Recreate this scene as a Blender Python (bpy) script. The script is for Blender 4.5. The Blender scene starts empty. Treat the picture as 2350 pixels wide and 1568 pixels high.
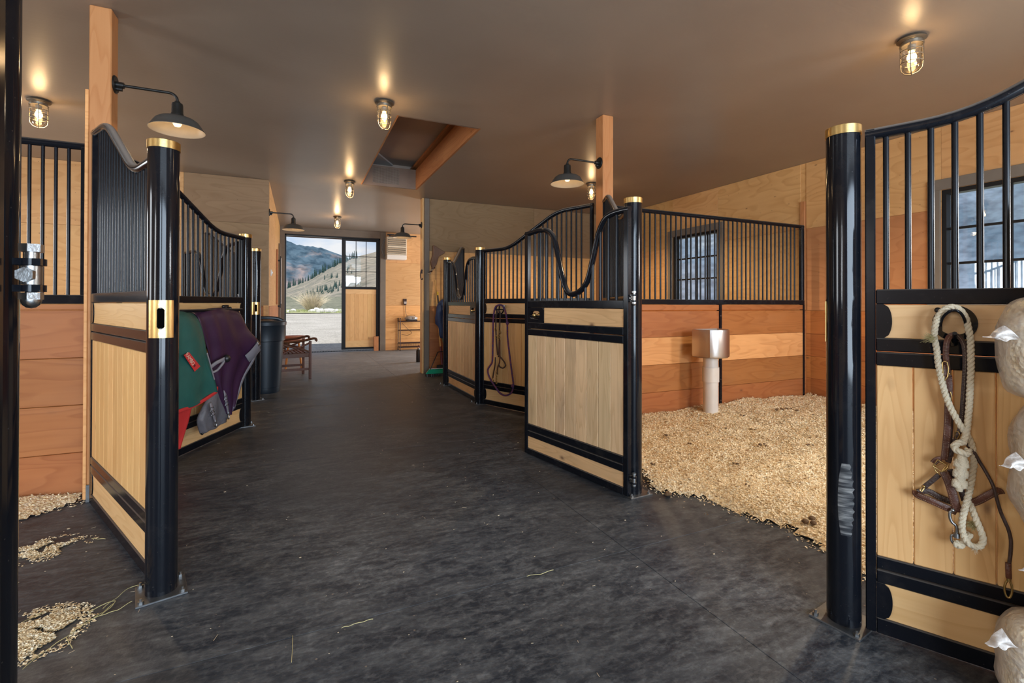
import bpy, bmesh, math, random
from mathutils import Vector, Matrix, noise
random.seed(7)
C = bpy.context.scene.collection
PI = math.pi

# ------------------------------------------------------------------ camera
F_PX, YAW, PITCH, ROLL, EYE = 1092.0, math.radians(24.2), math.radians(0.3), math.atan(.002), 1.4
_f0 = Vector((math.sin(YAW), math.cos(YAW), 0)); _r0 = Vector((math.cos(YAW), -math.sin(YAW), 0)); _u0 = Vector((0, 0, 1))
CF = _f0*math.cos(PITCH) + _u0*math.sin(PITCH)
_u = -_f0*math.sin(PITCH) + _u0*math.cos(PITCH)
CR = _r0*math.cos(ROLL) + _u*math.sin(ROLL)
CU = -_r0*math.sin(ROLL) + _u*math.cos(ROLL)
CYP = 696.5 - F_PX*math.tan(PITCH)
CPOS = Vector((0, 0, EYE))
cd = bpy.data.cameras.new('camera'); cam = bpy.data.objects.new('camera', cd); C.objects.link(cam)
M = Matrix.Identity(4)
for i in range(3):
    M[i][0], M[i][1], M[i][2], M[i][3] = CR[i], CU[i], -CF[i], CPOS[i]
cam.matrix_world = M
cd.sensor_width = 36.0; cd.sensor_fit = 'HORIZONTAL'; cd.lens = F_PX/2350*36
cd.shift_y = -(784 - CYP)/2350; cd.clip_start = 0.05; cd.clip_end = 20000
bpy.context.scene.camera = cam

# ------------------------------------------------------------------ colour management, world, sun, daylight
sc = bpy.context.scene
sc.view_settings.view_transform = 'Standard'
sc.view_settings.look = 'None'
sc.view_settings.exposure = 0.0
sc.view_settings.gamma = 1.0
sc.view_settings.use_curve_mapping = False
sc.cycles.max_bounces = 8
sc.cycles.diffuse_bounces = 5
sc.cycles.glossy_bounces = 4
sc.cycles.transmission_bounces = 6
sc.cycles.transparent_max_bounces = 12
sc.cycles.sample_clamp_indirect = 6.0
sc.cycles.caustics_reflective = False
sc.cycles.caustics_refractive = False
sc.cycles.use_denoising = True

W = bpy.data.worlds.new('sky'); sc.world = W; W.use_nodes = True
nt = W.node_tree; nt.nodes.clear()
def wn(t, **k):
    n = nt.nodes.new(t)
    for a, b in k.items(): setattr(n, a, b)
    return n
wo = wn('ShaderNodeOutputWorld'); bg = wn('ShaderNodeBackground'); bg.inputs[1].default_value = 0.95
tc = wn('ShaderNodeTexCoord'); sep = wn('ShaderNodeSeparateXYZ')
nt.links.new(tc.outputs['Generated'], sep.inputs[0])
rmp = wn('ShaderNodeValToRGB'); e = rmp.color_ramp.elements
e[0].position = 0.0; e[0].color = (.62, .76, .92, 1); e[1].position = 1.0; e[1].color = (.13, .27, .62, 1)
k = rmp.color_ramp.elements.new(.16); k.color = (.42, .63, .92, 1)
nt.links.new(sep.outputs[2], rmp.inputs[0])
mp = wn('ShaderNodeMapping'); mp.inputs['Scale'].default_value = (1, 1, 3.2)
nz = wn('ShaderNodeTexNoise'); nz.inputs['Scale'].default_value = 4.2; nz.inputs['Detail'].default_value = 7; nz.inputs['Roughness'].default_value = .55
nt.links.new(tc.outputs['Generated'], mp.inputs[0]); nt.links.new(mp.outputs[0], nz.inputs[0])
cr2 = wn('ShaderNodeValToRGB'); cr2.color_ramp.elements[0].position = .44; cr2.color_ramp.elements[1].position = .6
nt.links.new(nz.outputs[0], cr2.inputs[0])
mx = wn('ShaderNodeMixRGB'); mx.inputs[2].default_value = (.93, .95, .98, 1)
nt.links.new(cr2.outputs[0], mx.inputs[0]); nt.links.new(rmp.outputs[0], mx.inputs[1])
nt.links.new(mx.outputs[0], bg.inputs[0]); nt.links.new(bg.outputs[0], wo.inputs[0])

def light(name, kind, loc, energy, color, rot=(0, 0, 0), **k):
    l = bpy.data.lights.new(name, kind); l.energy = energy; l.color = color
    for a, b in k.items(): setattr(l, a, b)
    o = bpy.data.objects.new(name, l); o.location = loc; o.rotation_euler = rot; C.objects.link(o); return o
# the sun stands high behind the barn, so the yard beyond the far door is lit and the threshold shaded
light('sun', 'SUN', (0, -20, 40), 4.6, (1, .95, .87), (math.radians(28), 0, math.radians(-14)), angle=math.radians(.6))
# daylight through the wide rear doorway behind the camera
light('rear_doorway_daylight', 'AREA', (.85, -5.7, 1.7), 1120, (.68, .83, 1), (math.radians(80), 0, 0), shape='RECTANGLE', size=6.6, size_y=3.2)
# added fill lights at unseen openings in the left wall
for yy, en in ((2.45, 75), (6.85, 95), (-1.6, 110)):
    light('left_fill_light', 'AREA', (-5.05, yy, 2.05), en, (.92, .96, 1), (math.radians(70), 0, math.radians(-90)), shape='RECTANGLE', size=1.3, size_y=1.4)
# added fill light at an unseen right-wall opening, tilted down onto the shavings
light('right_fill_light', 'AREA', (6.8, -1.2, 2.05), 400, (.92, .96, 1), (math.radians(54), 0, math.radians(90)), shape='RECTANGLE', size=1.6, size_y=1.4)
# added fill light for the far room, at an unseen opening on the right
light('far_room_fill_light', 'AREA', (6.7, 12.0, 1.6), 340, (.93, .97, 1), (math.radians(90), 0, math.radians(90)), shape='RECTANGLE', size=2.2, size_y=2.2)

# ------------------------------------------------------------------ tagging
def tag(o, label=None, cat=None, group=None, kind=None):
    if label: o['label'] = label
    if cat: o['category'] = cat
    if group: o['group'] = group
    if kind: o['kind'] = kind
    return o
def thing(name, label, cat, loc=(0, 0, 0), rz=0, group=None, rot=None):
    o = bpy.data.objects.new(name, None); C.objects.link(o); o.empty_display_size = .1
    o.location = loc; o.rotation_euler = rot if rot else (0, 0, rz)
    return tag(o, label, cat, group)
def copy_tree(o, parent=None):
    c = o.copy(); C.objects.link(c); c.parent = parent
    for ch in list(o.children): copy_tree(ch, c)
    return c

# ------------------------------------------------------------------ mesh builder
class MB:
    def __init__(s): s.v = []; s.f = []
    def add(s, vs, fs):
        b = len(s.v); s.v += [tuple(p) for p in vs]; s.f += [[b+i for i in f] for f in fs]; return s
    def box(s, x0, x1, y0, y1, z0, z1, M=None):
        p = [Vector((x, y, z)) for x in (x0, x1) for y in (y0, y1) for z in (z0, z1)]
        if M is not None: p = [M @ q for q in p]
        return s.add(p, [(0, 1, 3, 2), (4, 6, 7, 5), (0, 4, 5, 1), (2, 3, 7, 6), (0, 2, 6, 4), (1, 5, 7, 3)])
    def beam(s, a, b, w, h, up=(0, 0, 1)):
        a, b = Vector(a), Vector(b); d = (b-a); L = d.length; d.normalize(); up = Vector(up)
        x = d.cross(up)
        if x.length < 1e-4: x = Vector((1, 0, 0))
        x.normalize(); z = x.cross(d).normalized()
        p = [a + d*(L*t) + x*(w/2*i) + z*(h/2*j) for t in (0, 1) for i in (-1, 1) for j in (-1, 1)]
        return s.add(p, [(0, 1, 3, 2), (4, 6, 7, 5), (0, 4, 5, 1), (2, 3, 7, 6), (0, 2, 6, 4), (1, 5, 7, 3)])
    def cyl(s, a, b, r0, r1=None, n=16, caps=True):
        return s.tube([a, b], [r0, r0 if r1 is None else r1], n, caps)
    def tube(s, pts, r, n=10, caps=True, closed=False, sq=1.0):
        pts = [Vector(p) for p in pts]; m = len(pts)
        rs = r if isinstance(r, (list, tuple)) else [r]*m
        T = []
        for i in range(m):
            if closed: d = pts[(i+1) % m]-pts[(i-1) % m]
            else: d = pts[min(i+1, m-1)]-pts[max(i-1, 0)]
            T.append(d.normalized() if d.length > 1e-9 else Vector((0, 0, 1)))
        a = Vector((0, 0, 1)) if abs(T[0].z) < .9 else Vector((1, 0, 0))
        N = (a - T[0]*a.dot(T[0])).normalized()
        vs = []
        for i in range(m):
            N = (N - T[i]*N.dot(T[i]))
            N = N.normalized() if N.length > 1e-6 else T[i].orthogonal().normalized()
            B = T[i].cross(N)
            for j in range(n):
                t = 2*PI*j/n
                vs.append(pts[i] + (N*math.cos(t) + B*math.sin(t)*sq)*rs[i])
        fs = []
        for i in range(m if closed else m-1):
            i2 = (i+1) % m
            for j in range(n):
                j2 = (j+1) % n
                fs.append((i*n+j, i*n+j2, i2*n+j2, i2*n+j))
        if caps and not closed:
            fs.append(tuple(range(n-1, -1, -1))); fs.append(tuple(range((m-1)*n, m*n)))
        return s.add(vs, fs)
    def lathe(s, prof, n=24, c=(0, 0, 0), axis='z', a0=0, a1=2*PI):
        vs = []; full = abs(a1-a0-2*PI) < 1e-6; k = n if full else n+1
        for r, z in prof:
            for j in range(k):
                t = a0+(a1-a0)*j/n
                q = (r*math.cos(t), r*math.sin(t), z)
                if axis == 'y': q = (q[0], q[2], q[1])
                if axis == 'x': q = (q[2], q[0], q[1])
                vs.append((c[0]+q[0], c[1]+q[1], c[2]+q[2]))
        fs = []
        for i in range(len(prof)-1):
            for j in range(n):
                j2 = (j+1) % k if full else j+1
                fs.append((i*k+j, i*k+j2, (i+1)*k+j2, (i+1)*k+j))
        return s.add(vs, fs)
    def sphere(s, c, r, n=12, sz=(1, 1, 1)):
        prof = [(max(1e-4, math.sin(PI*i/(n//2+1))), -math.cos(PI*i/(n//2+1))) for i in range(n//2+2)]
        t = MB().lathe(prof, n)
        return s.add([(c[0]+p[0]*r*sz[0], c[1]+p[1]*r*sz[1], c[2]+p[2]*r*sz[2]) for p in t.v], t.f)
    def prism(s, poly, y0, y1):      # poly in x,z extruded along y
        n = len(poly)
        vs = [(x, y0, z) for x, z in poly]+[(x, y1, z) for x, z in poly]
        fs = [tuple(range(n)), tuple(range(2*n-1, n-1, -1))]+[(i, n+i, n+(i+1) % n, (i+1) % n) for i in range(n)]
        return s.add(vs, fs)
    def strap(s, pts, nrm, w, t=.003):   # flat strap following pts; nrm = facing direction(s)
        pts = [Vector(p) for p in pts]; m = len(pts); vs = []
        for i in range(m):
            d = (pts[min(i+1, m-1)]-pts[max(i-1, 0)]).normalized()
            nn = Vector(nrm[i]) if isinstance(nrm, list) else Vector(nrm)
            x = d.cross(nn).normalized(); z = x.cross(d).normalized()
            for a, b in ((-1, -1), (1, -1), (1, 1), (-1, 1)):
                vs.append(pts[i] + x*(a*w/2) + z*(b*t/2))
        fs = [(0, 1, 2, 3), tuple((m-1)*4+q for q in (3, 2, 1, 0))]
        for i in range(m-1):
            for j in range(4):
                j2 = (j+1) % 4
                fs.append((i*4+j, (i+1)*4+j, (i+1)*4+j2, i*4+j2))
        return s.add(vs, fs)
    def obj(s, name, mat, parent=None, bevel=0, smooth=35, loc=None, rz=None, rot=None, kind=None, label=None, seg=1, fixn=True):
        me = bpy.data.meshes.new(name); me.from_pydata(s.v, [], s.f)
        if bevel or fixn:
            bm = bmesh.new(); bm.from_mesh(me)
            if fixn: bmesh.ops.recalc_face_normals(bm, faces=bm.faces[:])
            if bevel:
                ed = [x for x in bm.edges if len(x.link_faces) == 2 and x.calc_face_angle(0) > .6]
                bmesh.ops.bevel(bm, geom=ed, offset=bevel, segments=seg, affect='EDGES', profile=.5)
            bm.to_mesh(me); bm.free()
        if smooth:
            for p in me.polygons: p.use_smooth = True
            me.set_sharp_from_angle(angle=math.radians(smooth))
        for m_ in (mat if isinstance(mat, (list, tuple)) else [mat]): me.materials.append(m_)
        o = bpy.data.objects.new(name, me); C.objects.link(o)
        if parent is not None: o.parent = parent
        if loc is not None: o.location = loc
        if rz is not None: o.rotation_euler = (0, 0, rz)
        if rot is not None: o.rotation_euler = rot
        if kind: o['kind'] = kind
        if label: o['label'] = label
        return o
def inst(o, parent, loc=(0, 0, 0), rot=(0, 0, 0), scale=(1, 1, 1)):
    c = o.copy(); C.objects.link(c); c.parent = parent; c.location = loc; c.rotation_euler = rot; c.scale = scale; return c
def spline(pts, k=6):
    P = [Vector(p) for p in pts]; out = []
    for i in range(len(P)-1):
        p0, p1, p2, p3 = P[max(i-1, 0)], P[i], P[i+1], P[min(i+2, len(P)-1)]
        for j in range(k):
            t = j/k
            out.append(.5*((2*p1)+(p2-p0)*t+(2*p0-5*p1+4*p2-p3)*t*t+(3*p1-p0-3*p2+p3)*t**3))
    out.append(P[-1]); return out

# ------------------------------------------------------------------ materials
def base_mat(name):
    m = bpy.data.materials.new(name); m.use_nodes = True
    n = m.node_tree.nodes; l = m.node_tree.links; b = n['Principled BSDF']
    return m, n, l, b
def setin(b, **k):
    for a, v in k.items(): b.inputs[a.replace('_', ' ')].default_value = v
def simple(name, col, rough=.5, metal=0, bump=0, bscale=80, var=.0, vscale=8, coat=0, spec=.5, noisecol=None, ncrange=(.45, .6)):
    m, n, l, b = base_mat(name)
    setin(b, Base_Color=(*col, 1), Roughness=rough, Metallic=metal); b.inputs['Coat Weight'].default_value = coat
    b.inputs['Specular IOR Level'].default_value = spec
    tcn = n.new('ShaderNodeTexCoord')
    if var or noisecol:
        z = n.new('ShaderNodeTexNoise'); z.inputs['Scale'].default_value = vscale; z.inputs['Detail'].default_value = 6
        l.new(tcn.outputs['Object'], z.inputs[0])
        r = n.new('ShaderNodeValToRGB'); r.color_ramp.elements[0].position = ncrange[0] if noisecol else .3; r.color_ramp.elements[1].position = ncrange[1] if noisecol else .7
        if noisecol:
            r.color_ramp.elements[0].color = (*col, 1); r.color_ramp.elements[1].color = (*noisecol, 1)
        else:
            r.color_ramp.elements[0].color = tuple(c*(1-var) for c in col)+(1,); r.color_ramp.elements[1].color = tuple(min(1, c*(1+var)) for c in col)+(1,)
        l.new(z.outputs[0], r.inputs[0]); l.new(r.outputs[0], b.inputs['Base Color'])
    if bump:
        z2 = n.new('ShaderNodeTexNoise'); z2.inputs['Scale'].default_value = bscale; z2.inputs['Detail'].default_value = 4
        l.new(tcn.outputs['Object'], z2.inputs[0])
        bp = n.new('ShaderNodeBump'); bp.inputs['Strength'].default_value = bump; bp.inputs['Distance'].default_value = .01
        l.new(z2.outputs[0], bp.inputs['Height']); l.new(bp.outputs[0], b.inputs['Normal'])
    return m
def mathn(n, l, op, a, b=None, c=None):
    q = n.new('ShaderNodeMath'); q.operation = op
    for i, v in enumerate((a, b, c)):
        if v is None: continue
        if isinstance(v, (int, float)): q.inputs[i].default_value = v
        else: l.new(v, q.inputs[i])
    return q.outputs[0]
def mixc(n, l, f, a, b, mode='MIX'):
    q = n.new('ShaderNodeMixRGB'); q.blend_type = mode
    for i, v in enumerate((f, a, b)):
        if isinstance(v, (int, float)): q.inputs[i].default_value = v
        elif isinstance(v, tuple): q.inputs[i].default_value = (*v, 1) if len(v) == 3 else v
        else: l.new(v, q.inputs[i])
    return q.outputs[0]
def ramp(n, l, src, stops):
    r = n.new('ShaderNodeValToRGB'); r.color_ramp.elements[0].position = stops[0][0]; r.color_ramp.elements[1].position = stops[-1][0]
    def cc(c): return (c, c, c, 1) if isinstance(c, (int, float)) else (*c, 1)
    r.color_ramp.elements[0].color = cc(stops[0][1]); r.color_ramp.elements[-1].color = cc(stops[-1][1])
    for p, c in stops[1:-1]:
        k_ = r.color_ramp.elements.new(p); k_.color = cc(c)
    l.new(src, r.inputs[0]); return r.outputs[0]
def wood(name, light_c, dark_c, axis='z', rough=.55, knots=1.0, grain=1.0, tone=.16, dirt=0.0, nails=False, across='x', knot_c=(.16, .07, .03)):
    """axis = the object axis the grain runs along"""
    m, n, l, b = base_mat(name)
    tcn = n.new('ShaderNodeTexCoord'); oi = n.new('ShaderNodeObjectInfo')
    off = n.new('ShaderNodeVectorMath'); off.operation = 'MULTIPLY_ADD'
    cmb = n.new('ShaderNodeCombineXYZ')
    for i in range(3): l.new(oi.outputs['Random'], cmb.inputs[i])
    l.new(cmb.outputs[0], off.inputs[0]); off.inputs[1].default_value = (37.1, 51.7, 23.3); l.new(tcn.outputs['Object'], off.inputs[2])
    sep = n.new('ShaderNodeSeparateXYZ'); l.new(off.outputs[0], sep.inputs[0])
    ix = {'x': 0, 'y': 1, 'z': 2}
    rest = [q for q in 'xyz' if q != axis]
    al = sep.outputs[ix[axis]]
    if across in rest: ac, dp = sep.outputs[ix[across]], sep.outputs[ix[[q for q in rest if q != across][0]]]
    else: ac, dp = sep.outputs[ix[rest[0]]], sep.outputs[ix[rest[1]]]
    def comb(a, b_, c_):
        q = n.new('ShaderNodeCombineXYZ')
        for i, v in enumerate((a, b_, c_)):
            if isinstance(v, (int, float)): q.inputs[i].default_value = v
            else: l.new(v, q.inputs[i])
        return q.outputs[0]
    # fine fibre
    v1 = comb(mathn(n, l, 'MULTIPLY', ac, 60*grain), mathn(n, l, 'MULTIPLY', al, 1.6), mathn(n, l, 'MULTIPLY', dp, 60))
    z1 = n.new('ShaderNodeTexNoise'); z1.inputs['Scale'].default_value = 1; z1.inputs['Detail'].default_value = 5; l.new(v1, z1.inputs[0])
    # cathedral rings
    v2 = comb(mathn(n, l, 'MULTIPLY', ac, 5.5*grain), mathn(n, l, 'MULTIPLY', al, .55), mathn(n, l, 'MULTIPLY', dp, 3))
    z2 = n.new('ShaderNodeTexNoise'); z2.inputs['Scale'].default_value = 1.1; z2.inputs['Detail'].default_value = 2; l.new(v2, z2.inputs[0])
    rg = mathn(n, l, 'FRACT', mathn(n, l, 'MULTIPLY', z2.outputs[0], 14.0))
    rings = ramp(n, l, rg, [(0, 0.0), (.55, .25), (.9, 1.0), (1, .1)])
    # broad tone
    v3 = comb(mathn(n, l, 'MULTIPLY', ac, 2.5), mathn(n, l, 'MULTIPLY', al, .7), dp)
    z3 = n.new('ShaderNodeTexNoise'); z3.inputs['Scale'].default_value = 1.3; z3.inputs['Detail'].default_value = 3; l.new(v3, z3.inputs[0])
    f = mathn(n, l, 'ADD', mathn(n, l, 'MULTIPLY', rings, .42), mathn(n, l, 'MULTIPLY', z1.outputs[0], .45))
    f = mathn(n, l, 'ADD', f, mathn(n, l, 'MULTIPLY', mathn(n, l, 'SUBTRACT', z3.outputs[0], .5), 1.0))
    f = mathn(n, l, 'MULTIPLY', f, 1.0)
    col = mixc(n, l, f, light_c, dark_c)
    # knots
    if knots > 0:
        v4 = comb(mathn(n, l, 'MULTIPLY', ac, 4.3), mathn(n, l, 'MULTIPLY', al, 2.3), 0.0)
        vo = n.new('ShaderNodeTexVoronoi'); vo.inputs['Scale'].default_value = 1.0; l.new(v4, vo.inputs[0])
        kk = ramp(n, l, vo.outputs['Distance'], [(0, 1.0), (.035*knots, .8), (.075*knots, .25), (.13*knots, 0.0)])
        wn_ = n.new('ShaderNodeTexWhiteNoise'); l.new(vo.outputs['Position'], wn_.inputs[0])
        kk = mathn(n, l, 'MULTIPLY', kk, mathn(n, l, 'GREATER_THAN', wn_.outputs[0], .45))
        col = mixc(n, l, kk, col, knot_c)
    if nails:
        v5 = comb(mathn(n, l, 'MULTIPLY', ac, 1/.41), mathn(n, l, 'MULTIPLY', al, 1/.21), 0.0)
        fr = n.new('ShaderNodeVectorMath'); fr.operation = 'FRACTION'; l.new(v5, fr.inputs[0])
        sb = n.new('ShaderNodeVectorMath'); sb.operation = 'SUBTRACT'; l.new(fr.outputs[0], sb.inputs[0]); sb.inputs[1].default_value = (.5, .5, 0)
        ml = n.new('ShaderNodeVectorMath'); ml.operation = 'MULTIPLY'; l.new(sb.outputs[0], ml.inputs[0]); ml.inputs[1].default_value = (.41, .21, 0)
        ln = n.new('ShaderNodeVectorMath'); ln.operation = 'LENGTH'; l.new(ml.outputs[0], ln.inputs[0])
        nk = mathn(n, l, 'LESS_THAN', ln.outputs['Value'], .0055)
        col = mixc(n, l, mathn(n, l, 'MULTIPLY', nk, .55), col, (.12, .06, .03))
    if dirt > 0:
        zd = n.new('ShaderNodeTexNoise'); zd.inputs['Scale'].default_value = 3.0; zd.inputs['Detail'].default_value = 7
        l.new(v3, zd.inputs[0])
        dd = ramp(n, l, zd.outputs[0], [(.5, 0.0), (.75, 1.0)])
        col = mixc(n, l, mathn(n, l, 'MULTIPLY', dd, dirt), col, (.2, .15, .11))
    hs = n.new('ShaderNodeHueSaturation')
    l.new(col, hs.inputs['Color'])
    l.new(mathn(n, l, 'ADD', mathn(n, l, 'MULTIPLY', oi.outputs['Random'], tone*2), 1-tone), hs.inputs['Value'])
    w2 = n.new('ShaderNodeTexWhiteNoise'); w2.noise_dimensions = '1D'; l.new(mathn(n, l, 'MULTIPLY', oi.outputs['Random'], 91.7), w2.inputs['W'])
    l.new(mathn(n, l, 'ADD', mathn(n, l, 'MULTIPLY', w2.outputs[0], .009), .4965), hs.inputs['Hue'])
    hs.inputs['Saturation'].default_value = 1.0
    l.new(hs.outputs[0], b.inputs['Base Color'])
    setin(b, Roughness=rough); b.inputs['Specular IOR Level'].default_value = .35
    bp = n.new('ShaderNodeBump'); bp.inputs['Strength'].default_value = .15; bp.inputs['Distance'].default_value = .004
    l.new(f, bp.inputs['Height']); l.new(bp.outputs[0], b.inputs['Normal'])
    return m

MAT = {}
MAT['board'] = wood('pale_spruce_board', (0.800, 0.486, 0.207), (0.640, 0.342, 0.126), 'z', .45, .9, 1.0, .05, .0)
MAT['board_worn'] = wood('worn_spruce_board', (.84, .565, .315), (.60, .365, .175), 'z', .6, 1.0, 1.0, .11, .28)
MAT['board_h'] = wood('pale_spruce_board_horizontal', (0.820, 0.531, 0.252), (0.640, 0.360, 0.141), 'x', .45, .8, 1.0, .05, .0, across='z')
MAT['board_h_worn'] = wood('worn_spruce_board_horizontal', (0.760, 0.465, 0.221), (0.540, 0.298, 0.123), 'x', .55, .9, 1.0, .08, .2, across='z')
MAT['plank'] = wood('fir_plank', (0.427, 0.161, 0.050), (0.283, 0.089, 0.023), 'x', .5, .9, .6, .08, .08, across='z')
MAT['plank_pale'] = wood('pale_fir_plank', (0.760, 0.387, 0.148), (0.560, 0.241, 0.074), 'x', .5, .9, .6, .10, .08, across='z')
MAT['plank_y'] = wood('fir_plank_lengthwise', (0.494, 0.175, 0.050), (0.323, 0.097, 0.023), 'y', .5, .9, .6, .16, .05, across='z')
MAT['ply_shade'] = wood('plywood_with_painted_shade', (0.306, 0.194, 0.101), (0.221, 0.129, 0.061), 'x', .6, .55, .35, .07, 0, True, across='z')  # darker copy of the plywood; dim light is put into its colour
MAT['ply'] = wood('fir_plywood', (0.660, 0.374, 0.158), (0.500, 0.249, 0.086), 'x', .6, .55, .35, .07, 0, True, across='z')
MAT['ply_y'] = wood('fir_plywood_side', (0.660, 0.365, 0.144), (0.480, 0.231, 0.072), 'y', .6, .55, .35, .08, 0, True, across='z')
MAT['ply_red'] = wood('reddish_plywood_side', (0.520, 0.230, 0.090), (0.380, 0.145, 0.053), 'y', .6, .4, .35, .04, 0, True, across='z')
MAT['timber'] = wood('timber_post_wood', (0.530, 0.233, 0.090), (0.410, 0.150, 0.047), 'z', .5, .55, .8, .05, 0)
MAT['timber_side'] = wood('shaft_wood', (0.500, 0.216, 0.080), (0.340, 0.117, 0.040), 'y', .55, .5, .8, .05, 0, across='z')
MAT['chair'] = wood('dark_hardwood', (.13, .05, .027), (.07, .025, .013), 'z', .4, 0, 1, .1)
MAT['stoolwood'] = wood('orange_pine', (.62, .29, .07), (.45, .18, .04), 'z', .45, .3, 1, .05)
MAT['handle'] = wood('ash_handle', (.72, .42, .13), (.58, .30, .08), 'z', .4, 0, 1, .03)

# black powder coated steel with dust specks
def steel(name, dust, col=(.006, .007, .010), rough=.16, dustc=(.23, .2, .17), spec=.3, upf=.5):
    m, n, l, b = base_mat(name)
    tcn = n.new('ShaderNodeTexCoord'); ge = n.new('ShaderNodeNewGeometry')
    z = n.new('ShaderNodeTexNoise'); z.inputs['Scale'].default_value = 9; z.inputs['Detail'].default_value = 8; z.inputs['Roughness'].default_value = .65; l.new(ge.outputs['Position'], z.inputs[0])
    d1 = ramp(n, l, z.outputs[0], [(.52, 0.0), (.75, 1.0)])
    vo = n.new('ShaderNodeTexVoronoi'); vo.inputs['Scale'].default_value = 75; l.new(ge.outputs['Position'], vo.inputs[0])
    wnn = n.new('ShaderNodeTexWhiteNoise'); l.new(vo.outputs['Position'], wnn.inputs[0])
    sp = mathn(n, l, 'MULTIPLY', mathn(n, l, 'LESS_THAN', vo.outputs['Distance'], .13), mathn(n, l, 'GREATER_THAN', wnn.outputs[0], .86))
    # dust settles on faces that look upward
    sepn = n.new('ShaderNodeSeparateXYZ'); l.new(ge.outputs['Normal'], sepn.inputs[0])
    upd = ramp(n, l, sepn.outputs[2], [(.35, 0.0), (.95, 1.0)])
    f = mathn(n, l, 'ADD', mathn(n, l, 'MULTIPLY', d1, dust*.35), mathn(n, l, 'MULTIPLY', sp, dust))
    f = mathn(n, l, 'ADD', f, mathn(n, l, 'MULTIPLY', upd, upf))
    f = mathn(n, l, 'MINIMUM', f, .9)
    col2 = mixc(n, l, f, col, dustc); l.new(col2, b.inputs['Base Color'])
    l.new(mathn(n, l, 'ADD', mathn(n, l, 'MULTIPLY', f, .6), rough), b.inputs['Roughness'])
    b.inputs['Specular IOR Level'].default_value = spec
    return m
MAT['black'] = steel('black_powder_coated_steel', .13, spec=.2)
MAT['dusty_rail'] = steel('black_rail_with_settled_dust', .13, spec=.3, dustc=(.36, .31, .27), upf=.9)
MAT['bar'] = steel('black_bar_steel', .05, rough=.22, spec=.22)
MAT['post'] = steel('glossy_black_post_steel', .08, rough=.09, spec=.3)
MAT['brass'] = simple('brushed_brass', (.62, .43, .17), .3, 1, .05, 60)
MAT['brass_dark'] = simple('dull_brass', (.40, .27, .10), .38, 1)
MAT['zinc'] = simple('zinc_plated_steel', (.34, .34, .335), .34, 1, .1, 90)
MAT['galv'] = simple('galvanised_steel', (.20, .205, .21), .45, .9, .1, 60, .2, 20)
MAT['inox'] = simple('brushed_stainless', (.56, .53, .50), .32, 1, .04, 120)
MAT['bronze'] = simple('dark_lamp_bronze', (.016, .015, .013), .35, .3)
MAT['shade_out'] = simple('weathered_grey_enamel', (.058, .054, .048), .4, 0, var=.15)
MAT['enamel'] = simple('cream_enamel', (.34, .28, .21), .4, 0, var=.06)
MAT['lamp_metal'] = simple('lamp_cast_metal', (.20, .17, .13), .4, .8)
MAT['pvc'] = simple('white_pvc', (.66, .61, .55), .35, 0, var=.06, vscale=5)
MAT['bin'] = simple('slate_blue_plastic', (.010, .017, .026), .38, 0, .05, 40)
MAT['trimgrey'] = simple('taupe_painted_trim', (.165, .132, .10), .65, 0, var=.06)
MAT['trimdark'] = simple('dark_bronze_frame', (.010, .009, .009), .4, spec=.2)
MAT['heater'] = simple('almond_heater_enamel', (.66, .56, .42), .4)
MAT['heater_white'] = simple('white_heater_panel', (.80, .75, .68), .4)
MAT['blackplast'] = simple('black_plastic', (.012, .011, .012), .4)
MAT['white'] = simple('white_plastic', (.75, .73, .70), .4)
MAT['green_h'] = simple('green_painted_handle', (.01, .22, .09), .35)
MAT['green_b'] = simple('green_broom_plastic', (.0, .27, .16), .4)
MAT['yellow'] = simple('yellow_plastic', (.75, .52, .02), .4)
MAT['maroon'] = simple('maroon_steel_socket', (.14, .02, .03), .4)
MAT['jacket'] = simple('navy_jacket_cloth', (.012, .035, .11), .55, 0, .5, 14, .35, 5)
MAT['green_rug'] = simple('green_rug_canvas', (.015, .095, .080), .55, 0, .9, 8, .12, 6)
MAT['red'] = simple('red_binding', (.55, .03, .03), .6, 0, .2, 40)
MAT['purple_rug'] = simple('aubergine_rug_nylon', (.040, .011, .038), .5, 0, .5, 9, .15, 6)
MAT['greybind'] = simple('grey_nylon_binding', (.24, .22, .24), .5, 0, .2, 40)
MAT['greylining'] = simple('grey_rug_lining', (.14, .13, .14), .5, 0, 1.0, 16, .15, 8)
MAT['leather'] = simple('brown_leather', (.115, .040, .022), .42, 0, .3, 120, .3, 25)
MAT['leather_dark'] = simple('dark_brown_leather', (.055, .028, .020), .45, 0, .3, 120, .3, 25)
MAT['stitch'] = simple('cream_stitching', (.6, .5, .35), .7)
MAT['rope'] = simple('undyed_cotton_rope', (.82, .72, .53), .85, 0, .6, 220, .1, 30)
MAT['rope_purple'] = simple('purple_braided_rope', (.055, .035, .13), .7, 0, .5, 200, noisecol=(.20, .03, .05), vscale=60)
MAT['hay'] = simple('dry_hay', (.50, .43, .20), .8, 0, 0, 1, .25, 12)
MAT['rock'] = simple('pale_limestone', (.62, .61, .58), .85, 0, .8, 6, .18, 3)
MAT['muck'] = simple('dried_dung', (.13, .075, .035), .9, 0, .6, 60)
MAT['plate'] = simple('waterer_name_plate', (.10, .025, .02), .4)
MAT['radio'] = simple('silver_radio_plastic', (.42, .41, .40), .3, .3)
MAT['rack'] = simple('rusty_brown_wire', (.045, .022, .02), .5, .3)
MAT['loft'] = simple('loft_lining_board', (.50, .40, .33), .8, 0, var=.08, vscale=2)
MAT['soffit'] = simple('brown_stained_soffit', (.16, .10, .07), .6, 0, var=.1)
MAT['concrete'] = simple('concrete_curb', (.42, .40, .37), .85, 0, .3, 30, .15, 4)

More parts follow.
